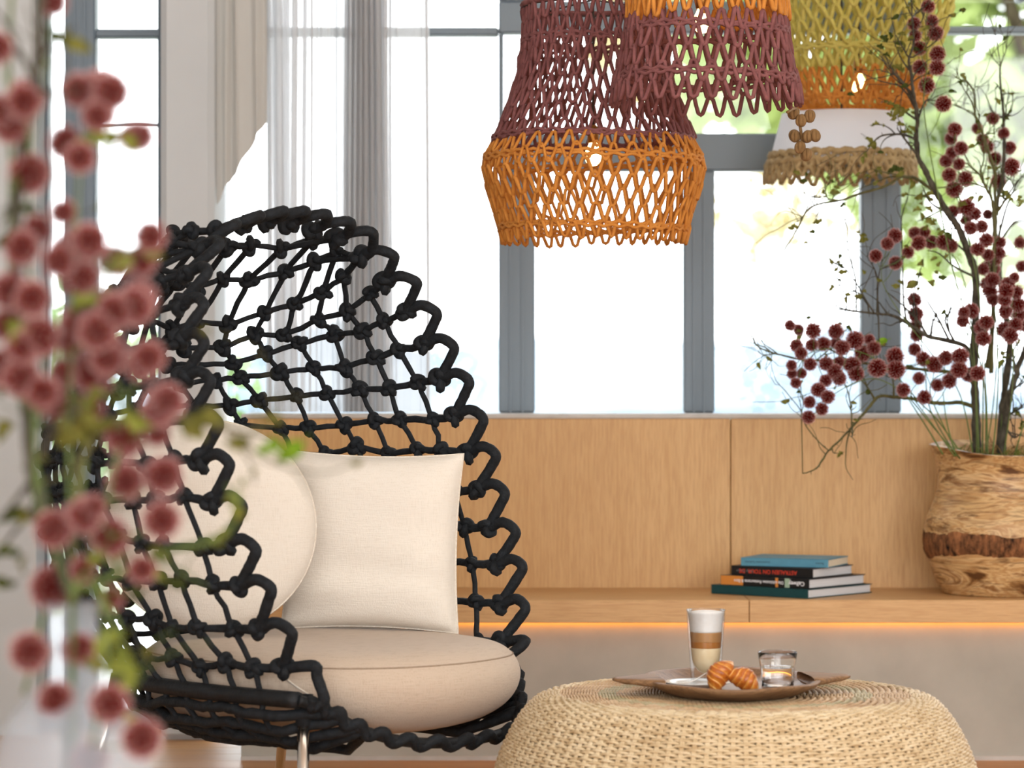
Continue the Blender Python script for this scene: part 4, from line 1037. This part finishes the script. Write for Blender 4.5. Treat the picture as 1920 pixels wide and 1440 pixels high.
def branch(pl, label, base, twigs, r0, r1, mat, leaves=(), cat='branch', name='bare_branch', thorns=18, d0=None, d1=None, grp=None, fine=30, scat=9):
    p = pl.pts(base, d0, d1); t = thing(name, p[0], label, cat, grp)
    n = len(p); rr = np.linspace(r0 * 1.12, r1 * 1.25, n) * (1 + .10 * pl.r.normal(size=n)); mb = MB(); tube(mb, p + pl.r.normal(0, r1 * .35, (n, 3)), np.maximum(rr, .0006), 7)
    mb.build('main_stem', mat, t)
    allp = [(p, rr)]
    for tw in twigs:
        q = [P(a, b, 0) if False else (a, b) for a, b in tw]
        a0 = min(range(n), key=lambda k: abs(960 + FPX * p[k][0] / p[k][1] - tw[0][0]) + abs(720 + FPX * (EYE - p[k][2]) / p[k][1] - tw[0][1]))
        dd = p[a0][1]; z = pl.pts(tw, dd, dd + pl.r.normal(0, pl.amp)); z[0] = p[a0]
        m = len(z); r2 = np.linspace(min(rr[a0] * .7, .0042), .0012, m); mb = MB(); tube(mb, z, r2, 6); mb.build('twig', mat, t); allp.append((z, r2))
    ft = MB(); tipsl = []
    if fine:
        for _ in range(fine):
            q, rq = allp[int(pl.r.integers(0, len(allp)))]; i = int(pl.r.integers(len(q) // 4, len(q))); i = min(i, len(q) - 2)
            d = q[min(i + 1, len(q) - 1)] - q[i - 1]; d /= np.linalg.norm(d) + 1e-9; v = d * .6 + pl.r.normal(0, .55, 3) + (0, 0, .25); v[1] *= .5; v /= np.linalg.norm(v)
            ln = pl.r.uniform(.04, .17); pp = [q[i]]
            for s_ in range(4): v = v + pl.r.normal(0, .28, 3); v /= np.linalg.norm(v); pp.append(pp[-1] + v * ln / 4)
            tube(ft, spline(pp, 3), np.linspace(min(.0025, rq[i] * .7), .0008, 13), 4); tipsl += pp[2:]
        ft.build('fine_twigs', mat, t)['kind'] = 'stuff'
        for q in [tipsl[int(i)] for i in pl.r.integers(0, len(tipsl), scat)]: put_leaf(q, t, random.choice(['olive', 'olive', 'dark']), .85)
    mb = MB(); cnt = 0
    for p_, r_ in allp:
        for k in range(2, len(p_) - 1, 2):
            if pl.r.random() < thorns / 40:
                v = pl.r.normal(size=3); v[1] *= .5; v /= np.linalg.norm(v); ln = pl.r.uniform(.004, .016)
                tube(mb, [p_[k], p_[k] + v * ln * .6 + (0, 0, .001), p_[k] + v * ln], [r_[k] * .5, .0009, .0004], 4); cnt += 1
    if cnt: mb.build('spurs', mat, t)['kind'] = 'stuff'
    for lf in leaves:
        a, b, kd, s = (lf + ('olive', 1.0))[:4] if len(lf) == 2 else (lf + (1.0,))[:4]
        k = min((abs(960 + FPX * q[0] / q[1] - a) + abs(720 + FPX * (EYE - q[2]) / q[1] - b), q[1]) for q in p)[1]
        put_leaf(P(a, b, k + pl.r.normal(0, .012)), t, kd, s)
    return t
def spray(pl, label, stem, heads, scale=1.0, r=.0022, leaves=(), d0=None, d1=None, jit=.03, grp=None):
    p = pl.pts(stem, d0, d1); t = thing('flowering_stem', p[0], label, 'flower', grp)
    mb = MB(); tube(mb, p, np.linspace(r, r * .45, len(p)), 6); mb.build('main_stem', M['stem_green'], t)
    sx = np.array([(960 + FPX * q[0] / q[1], 720 + FPX * (EYE - q[2]) / q[1]) for q in p])
    for i, h in enumerate(heads):
        s = scale * (h[2] if len(h) > 2 else 1.0) * pl.r.uniform(.94, 1.06)
        k = int(np.argmin(np.hypot(sx[:, 0] - h[0], sx[:, 1] - h[1] - 25))); k = max(2, k - int(pl.r.integers(0, 3)))
        c = P(h[0], h[1], p[k][1] + pl.r.uniform(-jit, jit))
        a = p[k]; m = (a + c) / 2 + np.array([0, 0, -.12 * np.linalg.norm(c - a)])
        ax = Vector(pl.r.normal(size=3)); 
        hd = placed('flower_head', POM[i % 3], t, frame(ax, pl.r.normal(size=3), c, s))
        mb = MB(); tube(mb, spline([a, m, c], 5), .0011, 5); mb.build('pedicel', M['stem_green'], t)
    for lf in leaves: put_leaf(P(lf[0], lf[1], p[len(p) // 2][1] + pl.r.normal(0, .02)), t, lf[2] if len(lf) > 2 else 'lime', lf[3] if len(lf) > 3 else 1.0)
    return t

pv = Plant(8.72, .05, 4)
WT, ST = M['wood_twig'], M['stem_olive']
branch(pv, 'tallest lichen-covered branch in the olive wood vase, rising in front of the yellow pendant', [(1832, 866), (1829, 760), (1826, 690), (1829, 600), (1829, 520), (1817, 478), (1798, 430), (1777, 399), (1756, 363), (1733, 317), (1721, 292), (1718, 250), (1720, 229), (1717, 200), (1712, 171), (1708, 135), (1704, 112), (1713, 80), (1711, 40), (1708, -30)],
       [[(1706, 112), (1690, 85), (1680, 66)], [(1708, 135), (1690, 110), (1675, 75)], [(1714, 180), (1692, 155), (1672, 130), (1660, 105)], [(1716, 195), (1690, 150), (1668, 137), (1652, 133)], [(1717, 205), (1700, 175), (1678, 155)], [(1719, 225), (1690, 205), (1665, 190)], [(1712, 35), (1700, 10), (1690, -20)], [(1714, 30), (1728, 15)], [(1715, 260), (1690, 252), (1655, 254), (1636, 268), (1625, 285)], [(1712, 60), (1728, 40), (1735, 20)], [(1708, 110), (1745, 85), (1757, 76)], [(1721, 292), (1692, 255), (1682, 240)],
        [(1777, 399), (1745, 380), (1730, 350)], [(1817, 478), (1790, 455), (1760, 440)], [(1829, 520), (1790, 500), (1760, 475), (1740, 470)], [(1720, 226), (1735, 190), (1748, 189)]], .0125, .0014, WT,
       [(1655, 72, 'dark', 1.3), (1668, 66, 'dark', 1.0), (1648, 88, 'dark', .9), (1690, 82), (1685, 92), (1700, 15), (1695, 30), (1622, 290), (1632, 275), (1618, 298), (1628, 262), (1640, 270), (1660, 190), (1670, 196), (1680, 200), (1672, 205), (1682, 210), (1692, 205), (1690, 215), (1700, 208), (1668, 215), (1676, 222), (1688, 232), (1700, 250), (1694, 246), (1706, 240), (1690, 130), (1686, 126),
        (1725, 365, 'olive', 1.1), (1735, 370), (1728, 380), (1740, 392), (1745, 372), (1722, 395), (1728, 405), (1742, 412, 'olive', 1.2), (1752, 415), (1735, 425), (1760, 430), (1765, 436), (1776, 440, 'dark'), (1748, 365, 'olive', 1.4), (1730, 490), (1725, 498), (1752, 485), (1760, 495), (1755, 510), (1765, 520, 'dark'), (1748, 530, 'olive', 1.4), (1724, 515)], thorns=26, d0=8.76, d1=8.42, fine=60, scat=40)
branch(pv, 'upright bare branch with a forked tip rising above the olive wood vase, rightmost tall branch', [(1872, 862), (1880, 760), (1888, 700), (1893, 640), (1880, 560), (1868, 480), (1865, 430), (1870, 380), (1880, 330), (1883, 260), (1880, 200), (1876, 160), (1875, 130), (1879, 112)],
       [[(1876, 128), (1870, 85), (1862, 52), (1853, 28)], [(1879, 112), (1886, 95), (1888, 70)], [(1876, 125), (1864, 112), (1857, 100)], [(1880, 222), (1862, 210), (1850, 182)], [(1878, 172), (1872, 162), (1868, 156)], [(1880, 235), (1886, 210), (1886, 196)], [(1866, 470), (1900, 418), (1930, 414)], [(1868, 460), (1890, 380), (1915, 330)], [(1870, 400), (1900, 350), (1918, 330)]], .0105, .0016, WT,
       [(1884, 362, 'olive', 1.3), (1890, 372), (1876, 370), (1912, 372), (1918, 380), (1908, 385), (1885, 672, 'lime'), (1892, 668, 'lime'), (1880, 680, 'lime', 1.2), (1914, 445), (1918, 460)], thorns=22, d0=8.80, d1=8.74, fine=40, scat=12)
branch(pv, 'slender branch with a hooked tip between the two tall branches in the vase', [(1850, 690), (1862, 600), (1862, 500), (1866, 420), (1866, 350), (1866, 326), (1854, 285), (1840, 244), (1829, 219), (1827, 177), (1815, 155), (1807, 150)],
       [[(1808, 152), (1795, 146), (1785, 139)], [(1838, 240), (1836, 225), (1838, 215)], [(1829, 218), (1805, 203), (1788, 195)], [(1855, 280), (1845, 255), (1865, 250)]], .0062, .0014, ST, [(1803, 152, 'dark', .7), (1799, 154, 'dark', .6)], d0=8.78, d1=8.66)
branch(pv, 'crooked twig leaning left through the middle of the flowers in the olive wood vase', [(1858, 700), (1862, 560), (1864, 440), (1860, 378), (1848, 353), (1835, 326), (1810, 305)], [[(1835, 326), (1845, 300), (1843, 285)], [(1848, 353), (1825, 345), (1815, 350)]], .0062, .0013, ST, [(1830, 365), (1840, 370), (1822, 372)], d0=8.74, d1=8.63)
branch(pv, 'long arching branch reaching left below the white lampshade with a drooping tip', [(1756, 363), (1733, 345), (1715, 334), (1700, 332), (1687, 332), (1660, 349), (1612, 363), (1575, 376), (1533, 383), (1512, 397), (1498, 424), (1479, 455), (1466, 478), (1457, 495)],
       [[(1575, 376), (1552, 372), (1548, 355), (1558, 338)], [(1560, 378), (1565, 362), (1570, 350)], [(1541, 384), (1534, 400), (1528, 412)], [(1512, 397), (1500, 412), (1494, 416)], [(1528, 386), (1520, 372), (1530, 366)], [(1700, 332), (1670, 325), (1642, 320)]], .0048, .0011, ST,
       [(1545, 360), (1562, 362), (1568, 352), (1560, 340, 'dark', .7), (1528, 415), (1535, 415), (1490, 425), (1484, 428), (1640, 322), (1648, 318), (1676, 315, 'dark', 1.2), (1685, 318, 'dark'), (1672, 322), (1690, 325), (1706, 338), (1712, 345)], d0=8.70, d1=8.55)
branch(pv, 'thin forked branch spreading left over the dark window post behind the flowers', [(1829, 695), (1812, 652), (1780, 639), (1739, 630), (1706, 609), (1675, 592), (1644, 588), (1600, 583), (1582, 581), (1564, 578)],
       [[(1640, 588), (1622, 560), (1605, 530), (1586, 505), (1570, 497), (1558, 490)], [(1648, 590), (1645, 540), (1650, 505), (1655, 480)], [(1647, 530), (1640, 505), (1625, 480)], [(1605, 528), (1600, 505), (1590, 470), (1588, 430), (1585, 410)], [(1630, 575), (1610, 550), (1592, 548), (1586, 560)], [(1700, 606), (1694, 560), (1692, 480), (1690, 420), (1694, 390)], [(1739, 630), (1720, 600), (1690, 570), (1660, 545)], [(1780, 639), (1760, 600), (1735, 560), (1720, 545)], [(1600, 583), (1580, 578), (1566, 574)], [(1647, 588), (1648, 640), (1647, 660)], [(1790, 642), (1772, 600), (1790, 580)], [(1745, 630), (1750, 600), (1760, 590)]], .0075, .0013, WT,
       [(1575, 498, 'dark'), (1568, 505), (1560, 492), (1582, 510), (1590, 552), (1586, 562), (1612, 556), (1618, 445, 'olive', 1.4), (1610, 435), (1622, 450), (1655, 640, 'green', 1.5), (1620, 510), (1690, 530, 'olive', 1.3), (1682, 536), (1715, 532, 'olive', 1.3), (1722, 540)], thorns=28, d0=8.76, d1=8.60, fine=60, scat=20)
branch(pv, 'low mossy branch bending down over the oak panel with a broken drooping tip', [(1829, 764), (1801, 755), (1770, 756), (1750, 755), (1706, 747), (1676, 744), (1647, 744), (1625, 769), (1610, 786), (1595, 804), (1575, 825), (1554, 845), (1540, 866), (1528, 880), (1505, 888)],
       [[(1554, 845), (1535, 828), (1511, 798), (1502, 771), (1475, 736), (1462, 722), (1454, 712)], [(1502, 775), (1506, 760), (1505, 740)], [(1597, 802), (1596, 770), (1590, 735), (1582, 715)], [(1640, 748), (1622, 720), (1600, 700)], [(1598, 800), (1598, 815), (1597, 820)], [(1560, 840), (1562, 848), (1566, 850)], [(1676, 744), (1675, 720), (1670, 690)]], .0060, .0016, ST,
       [(1600, 795, 'olive', .8), (1605, 788, 'olive', .8), (1601, 755), (1598, 762)], thorns=20, d0=8.74, d1=8.52)
branch(pv, 'thin dark branch stretching furthest left through the low flower cluster', [(1829, 720), (1790, 700), (1733, 693), (1698, 690), (1650, 686), (1590, 676), (1530, 676), (1492, 672), (1454, 663), (1440, 658), (1424, 652), (1415, 642), (1409, 628)],
       [[(1454, 663), (1440, 665), (1428, 665)], [(1530, 676), (1560, 650), (1580, 620)], [(1590, 676), (1565, 660), (1540, 650)]], .0050, .0011, ST, [(1515, 596, 'dark', .6), (1500, 630)], thorns=12, d0=8.72, d1=8.55)
branch(pv, 'green-grey branch fanning to the right edge above the olive wood vase', [(1876, 850), (1890, 760), (1905, 700), (1922, 655), (1945, 600)], [[(1895, 730), (1915, 720), (1935, 700)], [(1905, 700), (1900, 660), (1912, 640)], [(1888, 780), (1905, 770), (1918, 762)], [(1884, 800), (1900, 820), (1912, 815)]], .0115, .004, WT, [(1905, 765, 'dark', .6), (1910, 640)], d0=8.70, d1=8.66)
k = .98
spray(pv, 'highest stem of red pompom flowers, up the tallest branch beside the yellow pendant', [(1848, 864), (1843, 700), (1790, 520), (1752, 330), (1732, 200), (1738, 120), (1735, 60), (1738, 20)], [(1740, 12), (1714, 45), (1747, 40), (1716, 67, .9), (1754, 62, 1.1), (1724, 90, 1.05), (1758, 101, 1.1), (1725, 126, 1.1), (1757, 127, 1.15), (1738, 160, 1.12), (1769, 195, 1.15)], k, d0=8.70, d1=8.42)
spray(pv, 'stem of red pompom flowers curving up the middle of the vase arrangement', [(1842, 866), (1843, 700), (1836, 560), (1815, 440), (1795, 350), (1788, 290), (1792, 250)], [(1790, 243), (1783, 260, .9), (1802, 278), (1785, 287), (1774, 302, 1.05), (1798, 308, .95), (1780, 328, 1.1), (1810, 335, 1.08), (1789, 355, 1.25), (1812, 389, 1.3), (1787, 397, .95), (1828, 401), (1811, 413, .9), (1820, 428), (1841, 425, .95), (1849, 450, 1.1), (1833, 467)], k, d0=8.70, d1=8.62)
spray(pv, 'stem of pinkish pompom flowers around the upright forked branch at the upper right', [(1875, 862), (1880, 700), (1878, 520), (1872, 400), (1868, 320), (1864, 250)], [(1832, 241, .85), (1842, 262, .9), (1851, 275, 1.0), (1862, 222, .9), (1882, 250, .95), (1893, 277, 1.0), (1865, 298, 1.0), (1896, 313, 1.25), (1872, 340, 1.1), (1852, 402, .8)], k, d0=8.80, d1=8.78)
spray(pv, 'column of red pompom flowers climbing the trunk just right of the vase centre', [(1846, 866), (1862, 760), (1870, 640), (1862, 540), (1868, 470)], [(1875, 455, .9), (1873, 475), (1851, 500), (1866, 486), (1862, 505, 1.05), (1843, 505, .95), (1860, 525, 1.1), (1856, 545, 1.1), (1862, 562), (1850, 532), (1912, 455, .9), (1916, 500, .9), (1852, 478, .9)], k, d0=8.72, d1=8.70)
spray(pv, 'dense bunch of red pompom flowers at the right edge above the vase', [(1880, 866), (1895, 760), (1900, 680), (1896, 620), (1898, 560)], [(1890, 533, 1.1), (1886, 546, 1.15), (1906, 548, 1.05), (1908, 571, 1.2), (1884, 562), (1885, 584, 1.0), (1911, 590, 1.1), (1904, 609, 1.1), (1882, 618, 1.1), (1895, 629, 1.25), (1902, 520, .8), (1918, 610, 1)], k, d0=8.66, d1=8.62, leaves=[(1886, 565, 'lime', .5)])
spray(pv, 'short stem with three clustered pompom flowers in front of the trunks', [(1852, 864), (1850, 760), (1846, 680), (1845, 640)], [(1849, 604, 1.1), (1841, 615, 1.15), (1844, 635, 1.1)], k, d0=8.64, d1=8.60)
spray(pv, 'short stem with three pompom flowers left of the trunks', [(1836, 864), (1830, 740), (1820, 660), (1815, 625)], [(1807, 586, .95), (1821, 583, 1.1), (1805, 602, .95)], k, d0=8.66, d1=8.62)
spray(pv, 'stem with a row of red pompom flowers just above the window ledge', [(1800, 858), (1770, 800), (1745, 740), (1752, 710), (1790, 695), (1825, 695)], [(1800, 668, 1.2), (1773, 671, 1.1), (1752, 683, 1.25), (1731, 673, 1.1), (1798, 693, 1.2), (1815, 702, 1.1), (1833, 700, 1.1), (1780, 714, 1.1), (1758, 722, 1.0)], k, d0=8.64, d1=8.58)
spray(pv, 'green stem with three small orange-red pompom flowers above the ledge', [(1790, 856), (1755, 805), (1720, 757), (1708, 740), (1712, 728)], [(1723, 709, .95), (1694, 731, 1.0), (1733, 745, .98)], k, d0=8.60, d1=8.56)
spray(pv, 'vertical chain of five pompom flowers beside the dark right window post', [(1795, 858), (1745, 770), (1735, 700), (1728, 640), (1718, 575), (1712, 550)], [(1715, 562, 1.1), (1717, 589, 1.1), (1718, 609, 1.0), (1719, 628, 1.0), (1715, 655, 1.0), (1709, 533, .7)], k, d0=8.76, d1=8.74)
spray(pv, 'low flowering stem reaching left with the biggest cluster of red pompom flowers', [(1810, 862), (1760, 790), (1722, 752), (1690, 715), (1640, 672), (1590, 655), (1540, 655), (1505, 668)],
      [(1481, 610, .85), (1497, 618, .85), (1525, 620, 1.1), (1567, 621, 1.1), (1493, 648, .95), (1502, 662, .9), (1522, 647, .9), (1544, 645, 1.05), (1568, 643, .9), (1579, 652, 1.15), (1603, 638, 1.25), (1617, 663, 1.25), (1630, 637, .8), (1638, 653, 1.1), (1484, 685, .85), (1519, 683, .95), (1549, 682, 1), (1573, 679, .9), (1485, 701, .8), (1503, 700, .8), (1492, 718, .8), (1565, 697, 1.15), (1573, 709, 1.15), (1598, 685, 1.3), (1605, 701, 1.15), (1645, 690, 1.3), (1678, 668, 1.25), (1680, 693, 1.3), (1548, 714, .9)], k, .0024, leaves=[(1498, 622, 'olive', .8)], d0=8.66, d1=8.54)
spray(pv, 'drooping side stem with five red pompom flowers over the oak panel', [(1800, 860), (1745, 795), (1700, 742), (1650, 712), (1610, 715), (1575, 732), (1545, 752)], [(1534, 731, 1.12), (1552, 744, 1.0), (1518, 754, .9), (1541, 767, .9), (1516, 782, .95)], k, d0=8.62, d1=8.54)
spray(pv, 'left tuft of red pompom flowers standing in front of the dark window post', [(1826, 862), (1800, 740), (1745, 660), (1690, 590), (1655, 530), (1655, 490)], [(1678, 442, 1.05), (1664, 457, .98), (1642, 480, 1.0), (1679, 493, 1.0), (1703, 473, .85)], k, d0=8.68, d1=8.60)
spray(pv, 'arching row of six red pompom flowers in the middle, right of the dark window post', [(1832, 862), (1828, 700), (1815, 560), (1790, 485), (1750, 455), (1720, 450)], [(1715, 437), (1733, 436, .95), (1722, 456, 1.05), (1745, 454, 1.1), (1769, 454, 1.2), (1783, 461, 1.0)], k, d0=8.68, d1=8.66)
for i, s in enumerate(([(1768, 852), (1740, 805), (1706, 752), (1690, 722)], [(1792, 856), (1775, 790), (1768, 735)], [(1860, 862), (1868, 780), (1872, 690), (1868, 600)], [(1900, 862), (1912, 820), (1925, 780)])):
    p = pv.pts(s, 8.62, 8.62); t = thing('green_stem', p[0], ('thin cut green stem leaning left out of the vase rim', 'short upright green stem left of the trunks in the vase', 'tall thin green stem between the two trunks in the vase', 'green stem leaning out over the right side of the vase')[i], 'stem')
    mb = MB(); tube(mb, p, np.linspace(.0028, .0012, len(p)), 6); mb.build('main_stem', M['stem_green'], t)

# ================================================================== foreground arrangement (out of focus, left)
fp = Plant(3.43, .06, 9)
fr = dict(d0=3.46, d1=3.43)
fvc = P(136, 720, 3.46); 
fv = thing('glass_floor_vase', (fvc[0], fvc[1], 0), 'pale milky glass bottle vase holding the blurred flowers at the bottom left corner', 'vase')
M['milky'] = thin_mix('milky_glass', lin(214, 224, 236), .55, .5)
mb = MB(); lathe(mb, spline([(.001, .004), (.075, .004), (.088, .03), (.09, .30), (.089, .60), (.082, .675), (.055, .715), (.034, .735), (.029, .77), (.029, .81), (.033, .827)], 5), 48, (fvc[0], fvc[1], 0)); mb.build('vase_wall', M['milky'], fv)
B0 = [(136, 1700), (136, 1200), (136, 1120)]
branch(fp, 'dark blurred upright branch at the left edge with olive leaves', B0 + [(60, 900), (45, 700), (30, 480), (40, 300), (65, 150), (75, 60), (66, -60)], [[(65, 150), (30, 95), (-20, 108)], [(62, 120), (100, 80), (140, 50)], [(55, 880), (110, 800), (135, 760)], [(60, 960), (25, 1000), (-20, 1060)], [(45, 790), (100, 795), (150, 785)], [(70, 160), (105, 180), (150, 165)], [(60, 900), (20, 950), (-10, 985)], [(40, 320), (15, 400), (-15, 430)]], .0078, .0045, M['wood_twig'],
       [(105, 70, 'dark', 1.2), (140, 85, 'olive', 1.4), (120, 60, 'olive', 1), (20, 250, 'dark', 1.4), (35, 330, 'dark', 1.2), (20, 400, 'dark', 1.4), (50, 390, 'dark', 1.2), (15, 440, 'dark', 1.2), (118, 810, 'olive', 1.1), (60, 880, 'dark', 1.1), (75, 860, 'olive'), (40, 965, 'olive', 1.2), (25, 960, 'dark', 1), (20, 1040, 'dark', 1.2), (45, 1060, 'olive', 1.2), (15, 1090, 'dark', 1), (5, 800, 'olive', 1), (80, 1330, 'dark', .8)], thorns=4, fine=14, scat=10, **fr)
branch(fp, 'blurred branch reaching right across the round cushion, green leaf at its tip', B0 + [(150, 880), (200, 800), (280, 778), (330, 785), (400, 800), (470, 812), (520, 822), (552, 845)], [[(400, 800), (430, 815), (470, 870), (478, 905)], [(470, 812), (500, 785), (515, 770)], [(150, 880), (135, 830), (120, 780)], [(440, 806), (455, 835), (470, 820)]], .0042, .0012, M['stem_olive'],
       [(550, 842, 'green', 1.5), (512, 835, 'green', 1.0), (505, 790, 'olive', 1.0), (480, 775, 'olive', .8), (440, 830, 'olive', 1.1), (455, 828, 'dark', .8), (370, 800, 'olive', 1.4), (385, 785, 'olive', 1.5), (355, 800, 'olive', 1.2), (475, 885, 'olive', .6), (130, 790, 'olive', 1.6), (150, 815, 'olive', 1.7), (165, 790, 'olive', 1.5), (205, 800, 'olive', 1.3)], thorns=3, fine=8, scat=4, **fr)
branch(fp, 'curved lime-green blurred twig crossing the near rope edge of the chair', B0 + [(200, 1085), (260, 1055), (330, 1030), (400, 1012), (436, 985), (446, 950), (438, 925), (425, 910)], [[(430, 990), (415, 1015), (395, 1020)]], .0040, .0016, M['stem_green'], [(445, 955, 'lime', 1.0), (440, 935, 'lime', 1.0), (420, 1000, 'lime', .8), (400, 1012, 'lime', .8), (455, 905, 'lime', .7), (265, 1065, 'lime', 1.5), (180, 1050, 'lime', 1.2), (240, 1040, 'lime', 1.1), (295, 1035, 'olive', 1.0)], thorns=2, fine=4, scat=2, **fr)
branch(fp, 'blurred leafy twig low at the left, ending in a lime tuft beside the chair', B0 + [(165, 1100), (205, 1140), (225, 1190), (228, 1240), (222, 1270)], [[(200, 1270), (235, 1285), (248, 1305)]], .0036, .0015, M['stem_green'], [(212, 1205, 'lime', 1.4), (228, 1225, 'lime', 1.6), (238, 1240, 'lime', 1.3), (216, 1250, 'lime', 1.2), (240, 1272, 'lime', 1.2), (200, 1190, 'lime', 1.1), (190, 1245, 'olive', 1.1), (238, 1342, 'lime', 1.0)], thorns=2, fine=4, scat=2, d0=3.46, d1=3.32)
ks = 1.0
spray(fp, 'blurred flowering stem at the top left corner with reddish pompom flowers', B0 + [(70, 900), (60, 600), (55, 400), (60, 250)], [(50, 182, 1.1), (20, 232, 1.1), (22, 215), (55, 325, 1.15), (45, 190), (5, 210), (70, 430, .9), (40, 465, 1.0), (100, 5, .8), (-8, 90)], ks, .0034, leaves=[(30, 620, 'lime', 1.5), (45, 610, 'lime', 1.3)], **fr)
spray(fp, 'blurred flowering stem with a level row of red pompom flowers before the glass door', B0 + [(130, 800), (140, 500), (150, 330), (170, 220)], [(148, 170, 1.0), (192, 163, 1.05), (170, 168, 1.0), (208, 172, 1.0), (190, 212, .85), (182, 218, .85), (122, 268, .95), (250, 258, .9), (262, 256, .85), (150, 295, .85), (118, 398, .8)], ks, .0030, leaves=[(165, 262, 'lime', 1.4), (190, 258, 'lime', 1.5), (215, 262, 'lime', 1.5), (140, 275, 'lime', 1.2), (240, 268, 'lime', 1.2)], **fr)
spray(fp, 'blurred flowering stem with red pompom flowers left of the rope hood', B0 + [(160, 850), (185, 650), (200, 520), (215, 470)], [(150, 460, 1.15), (125, 475), (168, 452), (282, 443, .85), (210, 487, .9), (222, 492, .9), (265, 490, .85), (140, 525, 1.0), (155, 520), (250, 575, 1.1), (262, 560, 1.1), (145, 600, 1.0), (190, 570, 1.0), (215, 585), (110, 490, .9)], ks, .0030, leaves=[(232, 490, 'lime', 1.3), (255, 478, 'lime', 1.2), (275, 462, 'olive', 1.2), (145, 505, 'olive', 1.3), (165, 570, 'lime', 1.4), (185, 565, 'lime', 1.4)], **fr)
spray(fp, 'blurred flowering stem with dark red pompom flowers massed at mid height on the left edge', B0 + [(70, 950), (70, 780), (90, 660)], [(20, 545, 1.1), (60, 560, 1.0), (15, 610), (72, 632, 1.15), (45, 650), (135, 632, 1.1), (140, 615), (182, 622, 1.1), (40, 708, 1.2), (8, 690, 1.1), (95, 748, 1.1), (80, 735), (120, 700, .9)], ks, .0030, leaves=[(10, 800, 'olive', 1.2)], **fr)
spray(fp, 'blurred flowering stem with large red pompom flowers in front of the near chair rim', B0 + [(190, 980), (220, 850), (235, 740)], [(200, 672, 1.0), (205, 655), (265, 682, 1.0), (278, 670), (180, 710, 1.0), (165, 700), (300, 765, 1.15), (312, 752), (170, 765, .8), (235, 820, 1.1), (306, 892, 1.05), (236, 902, 1.1), (295, 815, .7)], ks, .0030, leaves=[(248, 778, 'lime', 1.3), (180, 740, 'lime', 1.1), (160, 755, 'lime', 1.1), (215, 745, 'olive', 1.1)], **fr)
spray(fp, 'blurred flowering stem with red pompom flowers over the lower near side of the chair', B0 + [(185, 1040), (215, 1000)], [(100, 992, 1.15), (145, 972, 1.0), (160, 965), (205, 1007, 1.12), (303, 975, 1.1), (97, 1102, 1.3), (155, 1068, .8), (150, 1085, .7), (266, 1068, .8), (208, 1122, .75), (175, 952, .8)], ks, .0030, leaves=[(165, 1050, 'lime', 1.2), (195, 1040, 'lime', 1.1), (228, 1035, 'lime', 1.1), (272, 1080, 'lime', 1.5)], **fr)
spray(fp, 'blurred flowering stem with dark red pompom flowers at the bottom left corner', B0 + [(160, 1075), (188, 1110), (200, 1240), (185, 1330), (170, 1400)], [(55, 1222, 1.2), (146, 1217, 1.05), (104, 1311, 1.1), (205, 1320, 1.1), (266, 1385, 1.1), (168, 1425, 1.15)], ks * .96, .0030, d0=3.46, d1=3.25)
for i, s in enumerate((B0 + [(110, 1090), (80, 1160), (60, 1240), (45, 1300)], B0 + [(30, 700), (20, 300), (18, 100), (25, -60)])):
    p = fp.pts(s, 3.5, 3.5); t = thing('green_stem', p[0], ('short blurred green stem at the bottom left corner', 'long blurred pale green stem along the left picture edge')[i], 'stem')
    mb = MB(); tube(mb, p, np.linspace(.004, .0025, len(p)), 6); mb.build('main_stem', M['stem_green'], t)
